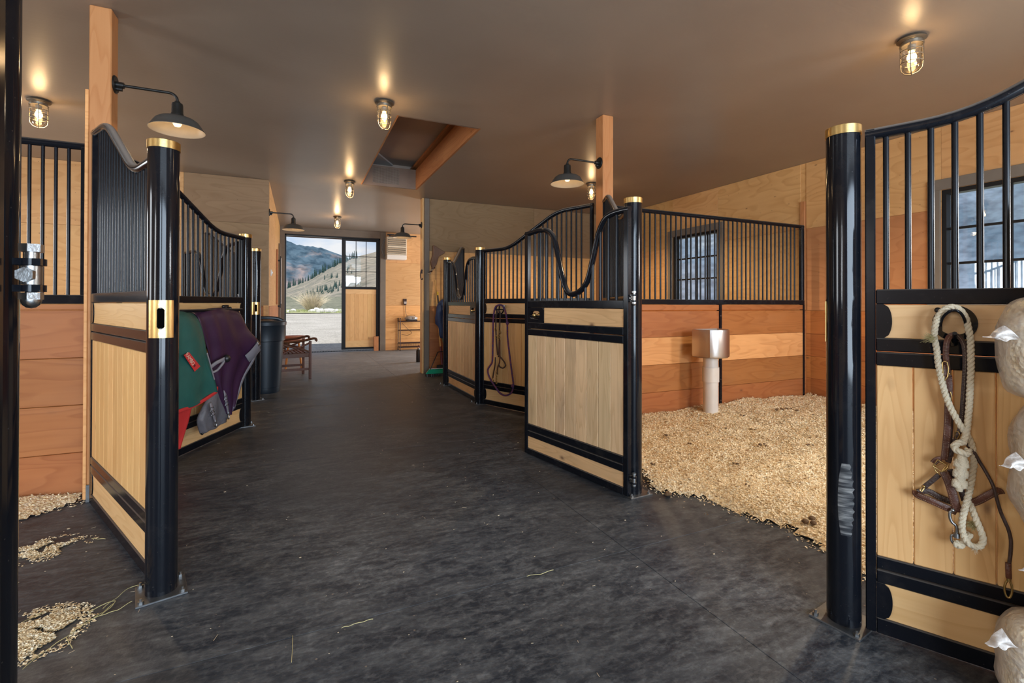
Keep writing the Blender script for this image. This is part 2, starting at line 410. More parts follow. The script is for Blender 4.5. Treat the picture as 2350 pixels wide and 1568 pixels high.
def emis(name, col, st):
    m, n, l, b = base_mat(name); setin(b, Base_Color=(*col, 1)); b.inputs['Emission Color'].default_value = (*col, 1); b.inputs['Emission Strength'].default_value = st; return m
MAT['filament'] = emis('lit_bulb', (1, .62, .24), 22)
MAT['bulb'] = emis('warm_lamp_bulb', (1, .74, .45), 1.6)
# clear glass for jars and panes: see-through with a mirror share
def glass(name, refl=.09, tint=(1, 1, 1), rough=.02):
    m = bpy.data.materials.new(name); m.use_nodes = True; n = m.node_tree.nodes; l = m.node_tree.links; n.clear()
    o = n.new('ShaderNodeOutputMaterial'); t = n.new('ShaderNodeBsdfTransparent'); g = n.new('ShaderNodeBsdfGlossy'); mm = n.new('ShaderNodeMixShader')
    t.inputs[0].default_value = (*tint, 1); g.inputs['Roughness'].default_value = rough
    lw = n.new('ShaderNodeLayerWeight'); lw.inputs[0].default_value = .25
    q = mathn(n, l, 'ADD', mathn(n, l, 'MULTIPLY', lw.outputs['Fresnel'], .8), refl*.3)
    l.new(q, mm.inputs[0]); l.new(t.outputs[0], mm.inputs[1]); l.new(g.outputs[0], mm.inputs[2]); l.new(mm.outputs[0], o.inputs[0]); return m
MAT['glass'] = glass('window_glass', .09)
MAT['jar'] = glass('lamp_jar_glass', .2, (.99, .97, .93))
# cloudy plastic of the shavings bags
def bagmat():
    m = bpy.data.materials.new('cloudy_plastic_bag'); m.use_nodes = True; n = m.node_tree.nodes; l = m.node_tree.links; n.clear()
    o = n.new('ShaderNodeOutputMaterial'); t = n.new('ShaderNodeBsdfTransparent'); p = n.new('ShaderNodeBsdfPrincipled'); mm = n.new('ShaderNodeMixShader')
    p.inputs['Base Color'].default_value = (.86, .80, .74, 1); p.inputs['Roughness'].default_value = .3
    tcn = n.new('ShaderNodeTexCoord'); z = n.new('ShaderNodeTexNoise'); z.inputs['Scale'].default_value = 7; z.inputs['Detail'].default_value = 6; z.inputs['Distortion'].default_value = 1.5; l.new(tcn.outputs['Object'], z.inputs[0])
    bp = n.new('ShaderNodeBump'); bp.inputs['Strength'].default_value = .9; bp.inputs['Distance'].default_value = .03; l.new(z.outputs[0], bp.inputs['Height']); l.new(bp.outputs[0], p.inputs['Normal'])
    l.new(ramp(n, l, z.outputs[0], [(.35, .22), (.7, .72)]), mm.inputs[0]); l.new(t.outputs[0], mm.inputs[1]); l.new(p.outputs[0], mm.inputs[2]); l.new(mm.outputs[0], o.inputs[0]); return m
MAT['bag'] = bagmat()

def ceilmat():
    m, n, l, b = base_mat('satin_taupe_ceiling_paint')
    ge = n.new('ShaderNodeNewGeometry')
    z = n.new('ShaderNodeTexNoise'); z.inputs['Scale'].default_value = .9; z.inputs['Detail'].default_value = 7; l.new(ge.outputs['Position'], z.inputs[0])
    l.new(ramp(n, l, z.outputs[0], [(.3, (.268, .213, .167)), (.7, (.31, .252, .20))]), b.inputs['Base Color'])
    mpn = n.new('ShaderNodeMapping'); mpn.inputs['Scale'].default_value = (1.2, 18, 1); l.new(ge.outputs['Position'], mpn.inputs[0])
    z2 = n.new('ShaderNodeTexNoise'); z2.inputs['Scale'].default_value = 2; z2.inputs['Detail'].default_value = 5; l.new(mpn.outputs[0], z2.inputs[0])
    bp = n.new('ShaderNodeBump'); bp.inputs['Strength'].default_value = .08; bp.inputs['Distance'].default_value = .01; l.new(z2.outputs[0], bp.inputs['Height']); l.new(bp.outputs[0], b.inputs['Normal'])
    setin(b, Roughness=.34); b.inputs['Specular IOR Level'].default_value = .4
    return m
MAT['ceil'] = ceilmat()
def rubber():
    m, n, l, b = base_mat('dusty_black_rubber')
    ge = n.new('ShaderNodeNewGeometry')
    def noi(s, d, ro=.6, vec=None, dist=0):
        z = n.new('ShaderNodeTexNoise'); z.inputs['Scale'].default_value = s; z.inputs['Detail'].default_value = d; z.inputs['Roughness'].default_value = ro; z.inputs['Distortion'].default_value = dist
        l.new(vec if vec is not None else ge.outputs['Position'], z.inputs[0]); return z.outputs[0]
    mpn = n.new('ShaderNodeMapping'); mpn.inputs['Scale'].default_value = (1, 2.6, 1); mpn.inputs['Rotation'].default_value = (0, 0, .5); l.new(ge.outputs['Position'], mpn.inputs[0])
    big = ramp(n, l, noi(.55, 5), [(.35, 0.0), (.7, 1.0)])
    mid = ramp(n, l, noi(3.2, 9, .7, mpn.outputs[0], .6), [(.42, 0.0), (.72, 1.0)])
    fin = ramp(n, l, noi(30, 6, .7), [(.5, 0.0), (.78, 1.0)])
    med = ramp(n, l, noi(11, 9, .75, mpn.outputs[0], .3), [(.46, 0.0), (.72, 1.0)])
    f = mathn(n, l, 'ADD', mathn(n, l, 'ADD', mathn(n, l, 'MULTIPLY', mid, .42), mathn(n, l, 'MULTIPLY', med, .44)), mathn(n, l, 'MULTIPLY', fin, .46))
    f = mathn(n, l, 'MULTIPLY', f, mathn(n, l, 'ADD', mathn(n, l, 'MULTIPLY', big, .9), .35))
    sy = n.new('ShaderNodeSeparateXYZ'); l.new(ge.outputs['Position'], sy.inputs[0])
    far = ramp(n, l, mathn(n, l, 'MULTIPLY', sy.outputs[1], .05), [(.38, 0.0), (.62, 1.0)])   # sand tracked in from the yard door
    f = mathn(n, l, 'ADD', f, mathn(n, l, 'MULTIPLY', far, mathn(n, l, 'ADD', mathn(n, l, 'MULTIPLY', mid, .3), .55)))
    # pale crumbs and hoof nicks
    vo = n.new('ShaderNodeTexVoronoi'); vo.inputs['Scale'].default_value = 26; l.new(ge.outputs['Position'], vo.inputs[0])
    w_ = n.new('ShaderNodeTexWhiteNoise'); l.new(vo.outputs['Position'], w_.inputs[0])
    sp = mathn(n, l, 'MULTIPLY', mathn(n, l, 'LESS_THAN', vo.outputs['Distance'], .12), mathn(n, l, 'GREATER_THAN', w_.outputs[0], .93))
    col = mixc(n, l, f, (.021, .027, .037), (.26, .265, .265))
    col = mixc(n, l, mathn(n, l, 'MULTIPLY', sp, .55), col, (.33, .26, .19))
    l.new(col, b.inputs['Base Color'])
    l.new(mathn(n, l, 'ADD', mathn(n, l, 'MULTIPLY', f, .35), .44), b.inputs['Roughness'])
    bp = n.new('ShaderNodeBump'); bp.inputs['Strength'].default_value = .35; bp.inputs['Distance'].default_value = .006; l.new(noi(55, 5), bp.inputs['Height']); l.new(bp.outputs[0], b.inputs['Normal'])
    b.inputs['Specular IOR Level'].default_value = .4
    return m
MAT['rubber'] = rubber()
def shav():
    m, n, l, b = base_mat('pine_shavings')
    ge = n.new('ShaderNodeNewGeometry')
    vo = n.new('ShaderNodeTexVoronoi'); vo.inputs['Scale'].default_value = 70; l.new(ge.outputs['Position'], vo.inputs[0])
    sp = n.new('ShaderNodeSeparateColor'); l.new(vo.outputs['Color'], sp.inputs[0])
    col = ramp(n, l, sp.outputs[0], [(0, (.58, .40, .20)), (.12, (.84, .65, .38)), (.55, (.96, .80, .52)), (1, (1.0, .92, .72))])
    z = n.new('ShaderNodeTexNoise'); z.inputs['Scale'].default_value = 2.2; z.inputs['Detail'].default_value = 5; l.new(ge.outputs['Position'], z.inputs[0])
    col = mixc(n, l, ramp(n, l, z.outputs[0], [(.5, 0.0), (.85, .25)]), col, (.60, .44, .24))
    l.new(col, b.inputs['Base Color']); setin(b, Roughness=.85)
    bp = n.new('ShaderNodeBump'); bp.inputs['Strength'].default_value = .9; bp.inputs['Distance'].default_value = .012; l.new(vo.outputs['Distance'], bp.inputs['Height']); l.new(bp.outputs[0], b.inputs['Normal'])
    return m
MAT['shavings'] = shav()
def worldnoise(name, stops, scale, detail=6, rough=.9, s2=None, stops2=None, bump=0, bscale=10):
    m, n, l, b = base_mat(name); ge = n.new('ShaderNodeNewGeometry')
    z = n.new('ShaderNodeTexNoise'); z.inputs['Scale'].default_value = scale; z.inputs['Detail'].default_value = detail; z.inputs['Roughness'].default_value = .62; l.new(ge.outputs['Position'], z.inputs[0])
    col = ramp(n, l, z.outputs[0], stops)
    if s2:
        z2 = n.new('ShaderNodeTexNoise'); z2.inputs['Scale'].default_value = s2; z2.inputs['Detail'].default_value = 5; l.new(ge.outputs['Position'], z2.inputs[0])
        col = mixc(n, l, 1.0, col, ramp(n, l, z2.outputs[0], stops2), 'MULTIPLY')
    l.new(col, b.inputs['Base Color']); setin(b, Roughness=rough); b.inputs['Specular IOR Level'].default_value = .1
    if bump:
        z3 = n.new('ShaderNodeTexNoise'); z3.inputs['Scale'].default_value = bscale; z3.inputs['Detail'].default_value = 6; l.new(ge.outputs['Position'], z3.inputs[0])
        bp = n.new('ShaderNodeBump'); bp.inputs['Strength'].default_value = bump; bp.inputs['Distance'].default_value = .1; l.new(z3.outputs[0], bp.inputs['Height']); l.new(bp.outputs[0], b.inputs['Normal'])
    return m
MAT['gravel'] = worldnoise('pale_gravel', [(.3, (.40, .375, .33)), (.7, (.56, .53, .48))], .5, 8, .95, 14, [(.32, (.55, .55, .55)), (.5, (1, 1, 1))], .5, 25)
MAT['grass'] = worldnoise('thin_spring_grass', [(.35, (.42, .40, .25)), (.65, (.30, .36, .15))], .8, 8, .95, 9, [(.3, (.7, .7, .7)), (.6, (1, 1, 1))])
MAT['hilltan'] = worldnoise('dry_grass_hillside', [(.35, (.22, .21, .18)), (.6, (.33, .29, .23))], .012, 8, 1, .09, [(.38, (.55, .62, .60)), (.55, (1, 1, 1))])
MAT['forest'] = worldnoise('forested_mountain', [(.38, (.045, .085, .12)), (.55, (.08, .13, .17)), (.63, (.24, .20, .19)), (.72, (.33, .27, .23))], .0022, 9, 1, .02, [(.35, (.45, .5, .55)), (.6, (1.15, 1.1, 1.1))])  # blue distance haze is mixed into the forest colours
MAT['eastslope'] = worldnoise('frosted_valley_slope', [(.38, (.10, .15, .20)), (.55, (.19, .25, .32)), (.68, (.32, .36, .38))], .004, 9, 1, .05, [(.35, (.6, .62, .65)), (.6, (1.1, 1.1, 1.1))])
MAT['eastmeadow'] = worldnoise('pale_winter_meadow', [(.35, (.34, .37, .30)), (.65, (.52, .52, .47))], .03, 9, 1, .6, [(.35, (.7, .72, .7)), (.6, (1, 1, 1))])
MAT['conifer'] = simple('conifer_foliage', (.022, .06, .055), .9, 0, var=.3, vscale=1)
MAT['drygrass'] = simple('bleached_dry_grass', (.66, .57, .42), .9, 0, var=.2, vscale=3)
# ================================================================== the setting
def struct(name, mb, mat, parent=None, bevel=0, smooth=0, **k):
    o = mb.obj(name, mat, parent, bevel, smooth, **k)
    if parent is None: o['kind'] = 'structure'
    return o
XR, XL, YB, YF, YQ, ZC = 6.9, -5.2, 14.4, -6.0, 9.38, 3.5
# floor and its rubber mats
floor = struct('floor', MB().box(XL-.3, XR+.3, YF-.2, YB+.2, -.2, -.016), MAT['blackplast'])
xs = [XL, -3.75, -1.93, 1.71, 3.53, 5.3, XR]
ys = [YF, -5.1, -2.66, -.24, 2.2, 4.64, 7.02, 9.4, 11.8, 14.55]
for i in range(len(xs)-1):
    for j in range(len(ys)-1):
        g = .001; jx = random.uniform(-.001, .001)
        MB().box(xs[i]+g+jx, xs[i+1]-g, ys[j]+g, ys[j+1]-g, -.015, random.uniform(-.0004, 0)).obj('rubber_mat', MAT['rubber'], floor, .0015, 0)
# ceiling with the loft hatch hole
HX0, HX1, HY0, HY1 = 1.0, 2.0, 5.36, 8.76
mb = MB(); a, b_ = ZC, ZC+.1
mb.box(XL-.2, HX0, YF-.2, YB+.15, a, b_); mb.box(HX1, XR+.2, YF-.2, YB+.15, a, b_)
mb.box(HX0, HX1, YF-.2, HY0, a, b_); mb.box(HX0, HX1, HY1, YB+.15, a, b_)
ceiling = struct('ceiling', mb, MAT['ceil'])
MAT['loft_end'] = simple('stained_loft_end', (.24, .165, .12), .8, 0, var=.15, vscale=3)
shaft = thing('loft_hatch', 'rectangular loft hatch recess in the ceiling with wooden side and mesh vent', 'ceiling hatch', (0, 0, ZC))
hz = .36
MB().box(HX1-.03, HX1-.0005, HY0+.001, HY1-.001, .001, hz).obj('side_board', MAT['timber_side'], shaft)
MB().box(HX0+.0005, HX0+.02, HY0+.001, HY1-.001, .001, hz).obj('side_board', MAT['timber_side'], shaft)
MB().box(HX0+.02, HX1-.03, HY1-.03, HY1-.0005, .001, hz).obj('end_board', MAT['loft_end'], shaft)
MB().box(HX0+.02, HX1-.03, HY0+.0005, HY0+.03, .001, hz).obj('end_board', MAT['loft_end'], shaft)
vent = MB().box(1.2, 1.66, HY1-.036, HY1-.0305, .05, .33).obj('vent_mesh', MAT['soffit'], shaft)
mb = MB()
for i in range(24): mb.box(1.2+i*.02, 1.203+i*.02, HY1-.042, HY1-.036, .05, .33)
for i in range(15): mb.box(1.2, 1.66, HY1-.041, HY1-.037, .05+i*.02, .053+i*.02)
mb.obj('vent_wires', MAT['enamel'], shaft, smooth=0, kind='stuff')
MB().box(1.94, 2.6, HY0-.5, HY1+.4, hz+.055, hz+.10).obj('loft_joist', MAT['timber_side'], shaft)
MB().box(.2, 2.6, HY0-.5, HY1+.4, hz+.17, hz+.21).obj('loft_lid', MAT['loft'], shaft)
t = MB(); t.add([(.75, 7.6, hz+.13), (.75, 9.1, hz+.13), (1.62, 9.1, hz+.13), (.75, 7.6, hz+.16), (.75, 9.1, hz+.16), (1.62, 9.1, hz+.16)], [(0, 1, 2), (3, 5, 4), (0, 3, 4, 1), (1, 4, 5, 2), (2, 5, 3, 0)])
t.obj('painted_light_patch', MAT['white'], shaft, smooth=0)  # pale triangle painted in for a patch of light in the loft
for nm, bb in (('loft_side', (.16, .2, HY0-.5, HY1+.4)), ('loft_side', (2.6, 2.64, HY0-.5, HY1+.4)), ('loft_side', (.16, 2.64, HY0-.54, HY0-.5)), ('loft_side', (.16, 2.64, HY1+.4, HY1+.44))):
    MB().box(*bb, .11, hz+.17).obj(nm, MAT['loft'], shaft)

# roof and eaves
struct('roof', MB().box(XL-1.2, XR+1.1, YF-1.2, YB+.3, 4.3, 4.4).box(XL-1.2, XR+1.1, YB+.3, YB+1.15, 3.95, 4.1), MAT['trimdark'])
struct('trim_1', MB().box(XL-1.2, XR+1.1, YB+.16, YB+1.15, 3.40, 3.5).box(XL-1.2, XR+1.1, YB+1.10, YB+1.15, 3.36, 3.95), MAT['soffit'])   # far eave and fascia
m_ = MB(); m_.add([(XR+.16, YF-1, 3.3), (XR+.16, YB+1, 3.3), (XR+1.05, YF-1, 2.87), (XR+1.05, YB+1, 2.87), (XR+.16, YF-1, 3.38), (XR+.16, YB+1, 3.38), (XR+1.05, YF-1, 3.95), (XR+1.05, YB+1, 3.95)],
      [(0, 1, 3, 2), (4, 6, 7, 5), (0, 4, 5, 1), (2, 3, 7, 6), (0, 2, 6, 4), (1, 5, 7, 3)])
struct('trim_2', m_, MAT['timber'])
m_ = MB(); m_.box(XL-1.15, XL-.16, YF-1, YB+1, 3.4, 3.5); struct('trim_3', m_, MAT['soffit'])

def wall(name, axis, pos, thick, u0, u1, z0, z1, holes, mat):
    """axis 'x': wall plane at x=pos running along y; holes = (u0,u1,z0,z1)"""
    mb = MB(); us = sorted({u0, u1} | {h[0] for h in holes} | {h[1] for h in holes})
    for a, b in zip(us[:-1], us[1:]):
        zs = [(z0, z1)]
        for h in holes:
            if h[0] <= a+1e-6 and h[1] >= b-1e-6:
                zs = [s for (p, q) in zs for s in ((p, min(q, h[2])), (max(p, h[3]), q)) if s[1]-s[0] > 1e-4]
        for p, q in zs:
            if axis == 'x': mb.box(min(pos, pos+thick), max(pos, pos+thick), a, b, p, q)
            else: mb.box(a, b, min(pos, pos+thick), max(pos, pos+thick), p, q)
    return struct(name, mb, mat)
def clad(parent, axis, pos, t, rects, mat, name, ch=.0025):
    """board or sheet pieces proud of the wall; t signed thickness away from the wall"""
    for (u0, u1, z0, z1) in rects:
        g = .0012
        if axis == 'x':
            mb = MB().box(0, abs(t), 0, u1-u0-2*g, 0, z1-z0-2*g); loc = (min(pos, pos+t), u0+g, z0+g)
        else:
            mb = MB().box(0, u1-u0-2*g, 0, abs(t), 0, z1-z0-2*g); loc = (u0+g, min(pos, pos+t), z0+g)
        mm = mat if not isinstance(mat, list) else random.choice(mat)
        mb.obj(name, mm, parent, ch, 0, loc=loc)
W1, W2, W3 = (6.29, 7.42, 1.42, 2.74), (1.87, 3.03, 1.42, 2.74), (-1.9, -.5, 1.42, 2.74)  # the last opening is unseen, added for the right fill light
FD = (11.0, 13.1, 0.0, 2.7)  # unseen opening cut for the far room fill light
wr = wall('wall_right', 'x', XR, .12, YF, YB, -.1, ZC, [W1, W2, W3, FD], MAT['ply_y'])
rows = [(0, .307), (.307, .633), (.633, .962), (.962, 1.305)]
def sheetrects(u0, u1, hole, z0=1.305, zm=2.52, z1=ZC, mid=None):
    out = []
    h0, h1, hz0, hz1 = hole
    out += [(u0, h0, z0, zm), (u0, h0, zm, z1), (h1, u1, z0, zm), (h1, u1, zm, z1), (h0, h1, hz1, z1), (h0, h1, z0, hz0)]
    return out
clad(wr, 'x', XR, -.018, [(a, b, *r) for a, b in ((4.66, 7.0), (7.0, YQ)) for r in rows], MAT['plank_y'], 'plank')
clad(wr, 'x', XR, -.018, [(a, b, *r) for a, b in ((-.6, 2.3), (2.3, 4.66)) for r in rows], MAT['plank_y'], 'plank')
clad(wr, 'x', XR, -.012, sheetrects(4.74, YQ, W1), MAT['ply_y'], 'plywood_sheet')
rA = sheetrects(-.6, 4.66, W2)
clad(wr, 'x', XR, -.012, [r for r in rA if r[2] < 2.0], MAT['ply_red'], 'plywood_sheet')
clad(wr, 'x', XR, -.012, [r for r in rA if r[2] >= 2.0], MAT['ply_y'], 'plywood_sheet')
clad(wr, 'x', XR, -.012, [(YF, -.6, 1.305, ZC)], MAT['ply_y'], 'plywood_sheet')
clad(wr, 'x', XR, -.04, [(4.665, 4.735, 1.31, 2.93)], MAT['timber'], 'batten')
LW = [(-2.25, -.95, 1.4, 2.78), (1.8, 3.1, 1.4, 2.78), (6.2, 7.5, 1.4, 2.78)]  # unseen openings added for the left fill lights
wl = wall('wall_left', 'x', XL, -.12, YF, YB, -.1, ZC, LW, MAT['ply_y'])
clad(wl, 'x', XL, .018, [(a, b, *r) for a, b in ((4.6, 9.0), (-.6, 4.4)) for r in rows], MAT['plank_y'], 'plank')
# far cross wall on the left, and the passage wall beyond it
PX, PW = -.46, 9.1
wcl = struct('wall_left_cross', MB().box(XL, PX-.003, PW+.02, PW+.14, -.1, ZC), MAT['ply_shade'])
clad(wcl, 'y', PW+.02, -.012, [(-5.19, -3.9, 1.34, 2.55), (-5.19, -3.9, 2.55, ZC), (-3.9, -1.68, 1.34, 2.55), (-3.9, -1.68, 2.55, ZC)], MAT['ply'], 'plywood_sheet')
clad(wcl, 'y', PW+.02, -.012, [(-1.68, PX, 1.34, 2.74), (-1.68, PX, 2.74, ZC)], MAT['ply_shade'], 'plywood_sheet')
clad(wcl, 'y', PW+.02, -.018, [(a, b, i*.335, (i+1)*.335) for a, b in ((-5.19, -2.6), (-2.6, PX-.08)) for i in range(4)], MAT['plank'], 'plank')
clad(wcl, 'y', PW+.02, -.024, [(PX-.08, PX, 0, 1.36)], MAT['plank_pale'], 'corner_board')
wpl = struct('wall_left_passage', MB().box(PX-.12, PX-.012, PW+.14, YB, -.1, ZC), MAT['ply_y'])
clad(wpl, 'x', PX-.012, .012, [(PW+.14, 11.6, 1.34, ZC), (11.6, YB, 1.34, ZC)], MAT['ply_y'], 'plywood_sheet')
clad(wpl, 'x', PX-.012, .018, [(PW+.14, YB, i*.335, (i+1)*.335) for i in range(4)], MAT['plank_y'], 'plank')
clad(wpl, 'x', PX+.006, .03, [(12.0, 12.14, 1.36, 2.62)], MAT['timber_side'], 'upright_board')
clad(wpl, 'x', PX+.006, .05, [(13.3, 13.42, .02, 2.9)], MAT['trimgrey'], 'door_track_post')
# far cross wall on the right with its pale end board and taupe corner trim
wcr = struct('wall_right_cross', MB().box(2.275, XR, YQ+.02, YQ+.14, -.1, ZC), MAT['ply'])
clad(wcr, 'y', YQ+.02, -.012, [(2.40, 4.75, 1.34, 2.45), (4.75, XR-.02, 1.34, 2.45)], MAT['ply'], 'plywood_sheet')
clad(wcr, 'y', YQ+.02, -.012, [(2.40, 4.75, 2.45, ZC), (4.75, XR-.02, 2.45, ZC)], MAT['ply_shade'], 'plywood_sheet')
clad(wcr, 'y', YQ+.02, -.018, [(a, b, i*.335, (i+1)*.335) for a, b in ((2.40, 4.6), (4.6, XR-.02)) for i in range(4)], MAT['plank'], 'plank')
clad(wcr, 'y', YQ+.02, -.03, [(2.295, 2.395, 0, ZC)], MAT['trimgrey'], 'corner_trim')
clad(wcr, 'x', 2.275, -.025, [(YQ-.02, YQ+.16, 0, ZC)], MAT['board'], 'end_board')
# back wall with the sliding door
DX0, DX1, DZ = -.34, 2.2, 3.3
wb = wall('wall_back', 'y', YB, .15, PX-.12, XR, -.1, ZC, [(DX0, DX1, -.02, DZ)], MAT['ply'])
clad(wb, 'y', YB, -.012, [(2.36, 4.8, 1.335, 2.6), (2.36, 4.8, 2.6, ZC), (4.8, XR, 1.335, ZC)], MAT['ply'], 'plywood_sheet')
clad(wb, 'y', YB, -.018, [(a, b, i*.333, (i+1)*.333) for a, b in ((2.36, 4.3), (4.3, XR)) for i in range(4)], MAT['plank_pale'], 'plank')
struct('trim_4', MB().box(DX1, 2.36, YB-.03, YB, 0, ZC).box(PX+.001, DX0, YB-.03, YB, 0, ZC).box(DX0, DX1, YB-.028, YB, DZ, ZC), MAT['trimgrey'], bevel=.004)
struct('trim_5', MB().box(DX0, DX0+.035, YB, YB+.15, 0, DZ).box(DX1-.03, DX1, YB, YB+.15, 0, DZ).box(DX0, DX1, YB, YB+.15, DZ-.04, DZ), MAT['trimdark'])
wf = wall('wall_rear', 'y', YF, -.15, XL, XR, -.1, ZC, [(-2.6, 4.3, -.02, 3.4)], MAT['ply'])

def window(name, w, x):
    y0, y1, z0, z1 = w
    o = struct(name, MB().box(x, x+.12, y0, y0+.045, z0, z1).box(x, x+.12, y1-.045, y1, z0, z1).box(x, x+.12, y0+.045, y1-.045, z1-.05, z1).box(x, x+.12, y0+.045, y1-.045, z0, z0+.05), MAT['trimdark'])
    tw = .125
    MB().box(x-.035, x-.0125, y0-tw, y1+tw, z1, z1+tw).obj('window_trim', MAT['trimgrey'], o, .003, 0)
    MB().box(x-.035, x-.0125, y0-tw, y0, z0, z1).obj('window_trim', MAT['trimgrey'], o, .003, 0)
    MB().box(x-.035, x-.0125, y1, y1+tw, z0, z1).obj('window_trim', MAT['trimgrey'], o, .003, 0)
    MB().box(x-.05, x-.0125, y0-tw, y1+tw, z0-.05, z0).obj('window_sill', MAT['trimgrey'], o, .003, 0)
    n = 4; st = (y1-y0-.09)/n; zs_ = (z1-z0-.1)/3
    for i in range(1, n): MB().box(x+.05, x+.075, y0+.045+i*st-.012, y0+.045+i*st+.012, z0+.05, z1-.05).obj('muntin', MAT['trimdark'], o, 0, 0)
    for i in range(1, 3): MB().box(x+.048, x+.073, y0+.045, y1-.045, z0+.05+i*zs_-.014, z0+.05+i*zs_+.014).obj('muntin', MAT['trimdark'], o, 0, 0)
    for i in range(n):
        for j in range(3):
            MB().box(x+.06, x+.063, y0+.045+i*st+.012, y0+.045+(i+1)*st-.012, z0+.05+j*zs_+.014, z0+.05+(j+1)*zs_-.014).obj('pane', MAT['glass'], o, 0, 0)
    return o
window('window_1', W1, XR); window('window_2', W2, XR)
# sliding barn door leaf, glazed above, boarded below
door = struct('door_1', MB().box(1.14, 1.245, YB+.05, YB+.11, .06, DZ-.04).box(2.1, DX1-.03, YB+.05, YB+.11, .06, DZ-.04).box(1.245, 2.1, YB+.05, YB+.11, 3.2, DZ-.04)
              .box(1.245, 2.1, YB+.05, YB+.11, 1.80, 1.875).box(1.245, 2.1, YB+.05, YB+.11, .06, .12), MAT['trimdark'], bevel=.003)
MB().box(1.245, 2.1, YB+.06, YB+.10, 1.66, 1.80).obj('panel_rail', MAT['board_h'], door, .003, 0)
MB().box(1.245, 2.1, YB+.06, YB+.10, .12, .31).obj('panel_rail', MAT['board_h'], door, .003, 0)
for i in range(7): MB().box(0, .122-.002, 0, .03, 0, 1.35).obj('door_board', MAT['board'], door, .002, 0, loc=(1.246+i*.122, YB+.065, .31))
for i in (1, 2): MB().box(1.245+i*.285-.009, 1.245+i*.285+.009, YB+.07, YB+.09, 1.875, 3.2).obj('muntin', MAT['trimdark'], door, 0, 0)
for i in (1, 2): MB().box(1.245, 2.1, YB+.071, YB+.089, 1.875+i*.44-.009, 1.875+i*.44+.009).obj('muntin', MAT['trimdark'], door, 0, 0)
for i in range(3):
    for j in range(3): MB().box(1.245+i*.285+.009, 1.245+(i+1)*.285-.009, YB+.078, YB+.081, 1.875+j*.4417+.009, 1.875+(j+1)*.4417-.009).obj('pane', MAT['glass'], door, 0, 0)
MB().box(2.03, 2.16, YB-.03, YB+.045, .0, .42).obj('floor_guide', MAT['timber'], door, .004, 0)
# drain grate in the threshold
gr = thing('drain_grate', 'dark steel drain grate across the threshold of the far doorway', 'drain grate', (0, YB+.15, 0))
MB().box(DX0, DX1, .04, .06, -.02, .004).box(DX0, DX1, .26, .28, -.02, .004).obj('grate_frame', MAT['trimdark'], gr, 0, 0)
sl = MB().box(0, .016, .06, .26, -.02, .002).obj('grate_bar', MAT['trimdark'], gr, 0, 0, loc=(DX0+.01, 0, 0))
for i in range(1, 60): inst(sl, gr, (DX0+.01+i*.0425, 0, 0))
struct('trim_6', MB().box(DX0, DX1, YB+.151, YB+.43, -.1, -.021), MAT['concrete'])

# ================================================================== stall fronts, posts, doors
BAR = {}
def bar(parent, x, z0, z1, r=.0108, y=0):
    if r not in BAR:
        o = MB().cyl((0, 0, 0), (0, 0, 1), r, n=12).obj('grille_bar', MAT['bar'], parent, smooth=40); BAR[r] = o
        o.location = (x, y, z0); o.scale = (1, 1, z1-z0); return o
    return inst(BAR[r], parent, (x, y, z0), (0, 0, 0), (1, 1, z1-z0))
def profile(pts):
    """piecewise linear control polygon in (s,z), corners rounded"""
    out = [pts[0]]
    for i in range(1, len(pts)-1):
        a, b, c = (Vector(p) for p in (pts[i-1], pts[i], pts[i+1]))
        r = min(.16, (a-b).length*.45, (c-b).length*.45)
        p = b+(a-b).normalized()*r; q = b+(c-b).normalized()*r
        for t in [k_/6 for k_ in range(7)]:
            out.append(tuple((1-t)**2*p+2*t*(1-t)*b+t*t*q))
    out.append(pts[-1]); return out
def zat(prof, s):
    best = []
    for (a, za), (b, zb) in zip(prof[:-1], prof[1:]):
        if min(a, b)-1e-6 <= s <= max(a, b)+1e-6 and abs(b-a) > 1e-6: best.append(za+(zb-za)*(s-a)/(b-a))
    return min(best) if best else prof[-1][1]
def rail(parent, x0, x1, z0, z1, name='rail', d=.021, mat=None):
    return MB().box(x0, x1, -d, d, z0, z1).obj(name, mat or MAT['black'], parent, .004, 0)
def boards(parent, x0, x1, z0, z1, w, mat, name='board', d=.014, gap=.0015):
    n = max(1, round((x1-x0)/w)); w = (x1-x0)/n
    proto = None
    for i in range(n):
        if proto is None: proto = MB().box(0, w-2*gap, -d, d, 0, z1-z0).obj(name, mat, parent, .0035, 0, loc=(x0+gap, 0, z0))
        else: inst(proto, parent, (x0+gap+i*w, 0, z0))
def bulge(parent, x, z0, z1, sgn, w=.05, mirror=True):
    zc = (z0+z1)/2; h = (z1-z0)/2; poly = [(x, z0), (x+sgn*w, z0)]
    for k_ in range(1, 12):
        t = -1+2*k_/12; poly.append((x+sgn*(w+.028*math.sqrt(max(0, 1-t*t))), zc+h*t))
    poly += [(x+sgn*w, z1), (x, z1)]
    MB().prism(poly, -.020, .020).obj('end_plate', MAT['black'], parent, 0, 30)
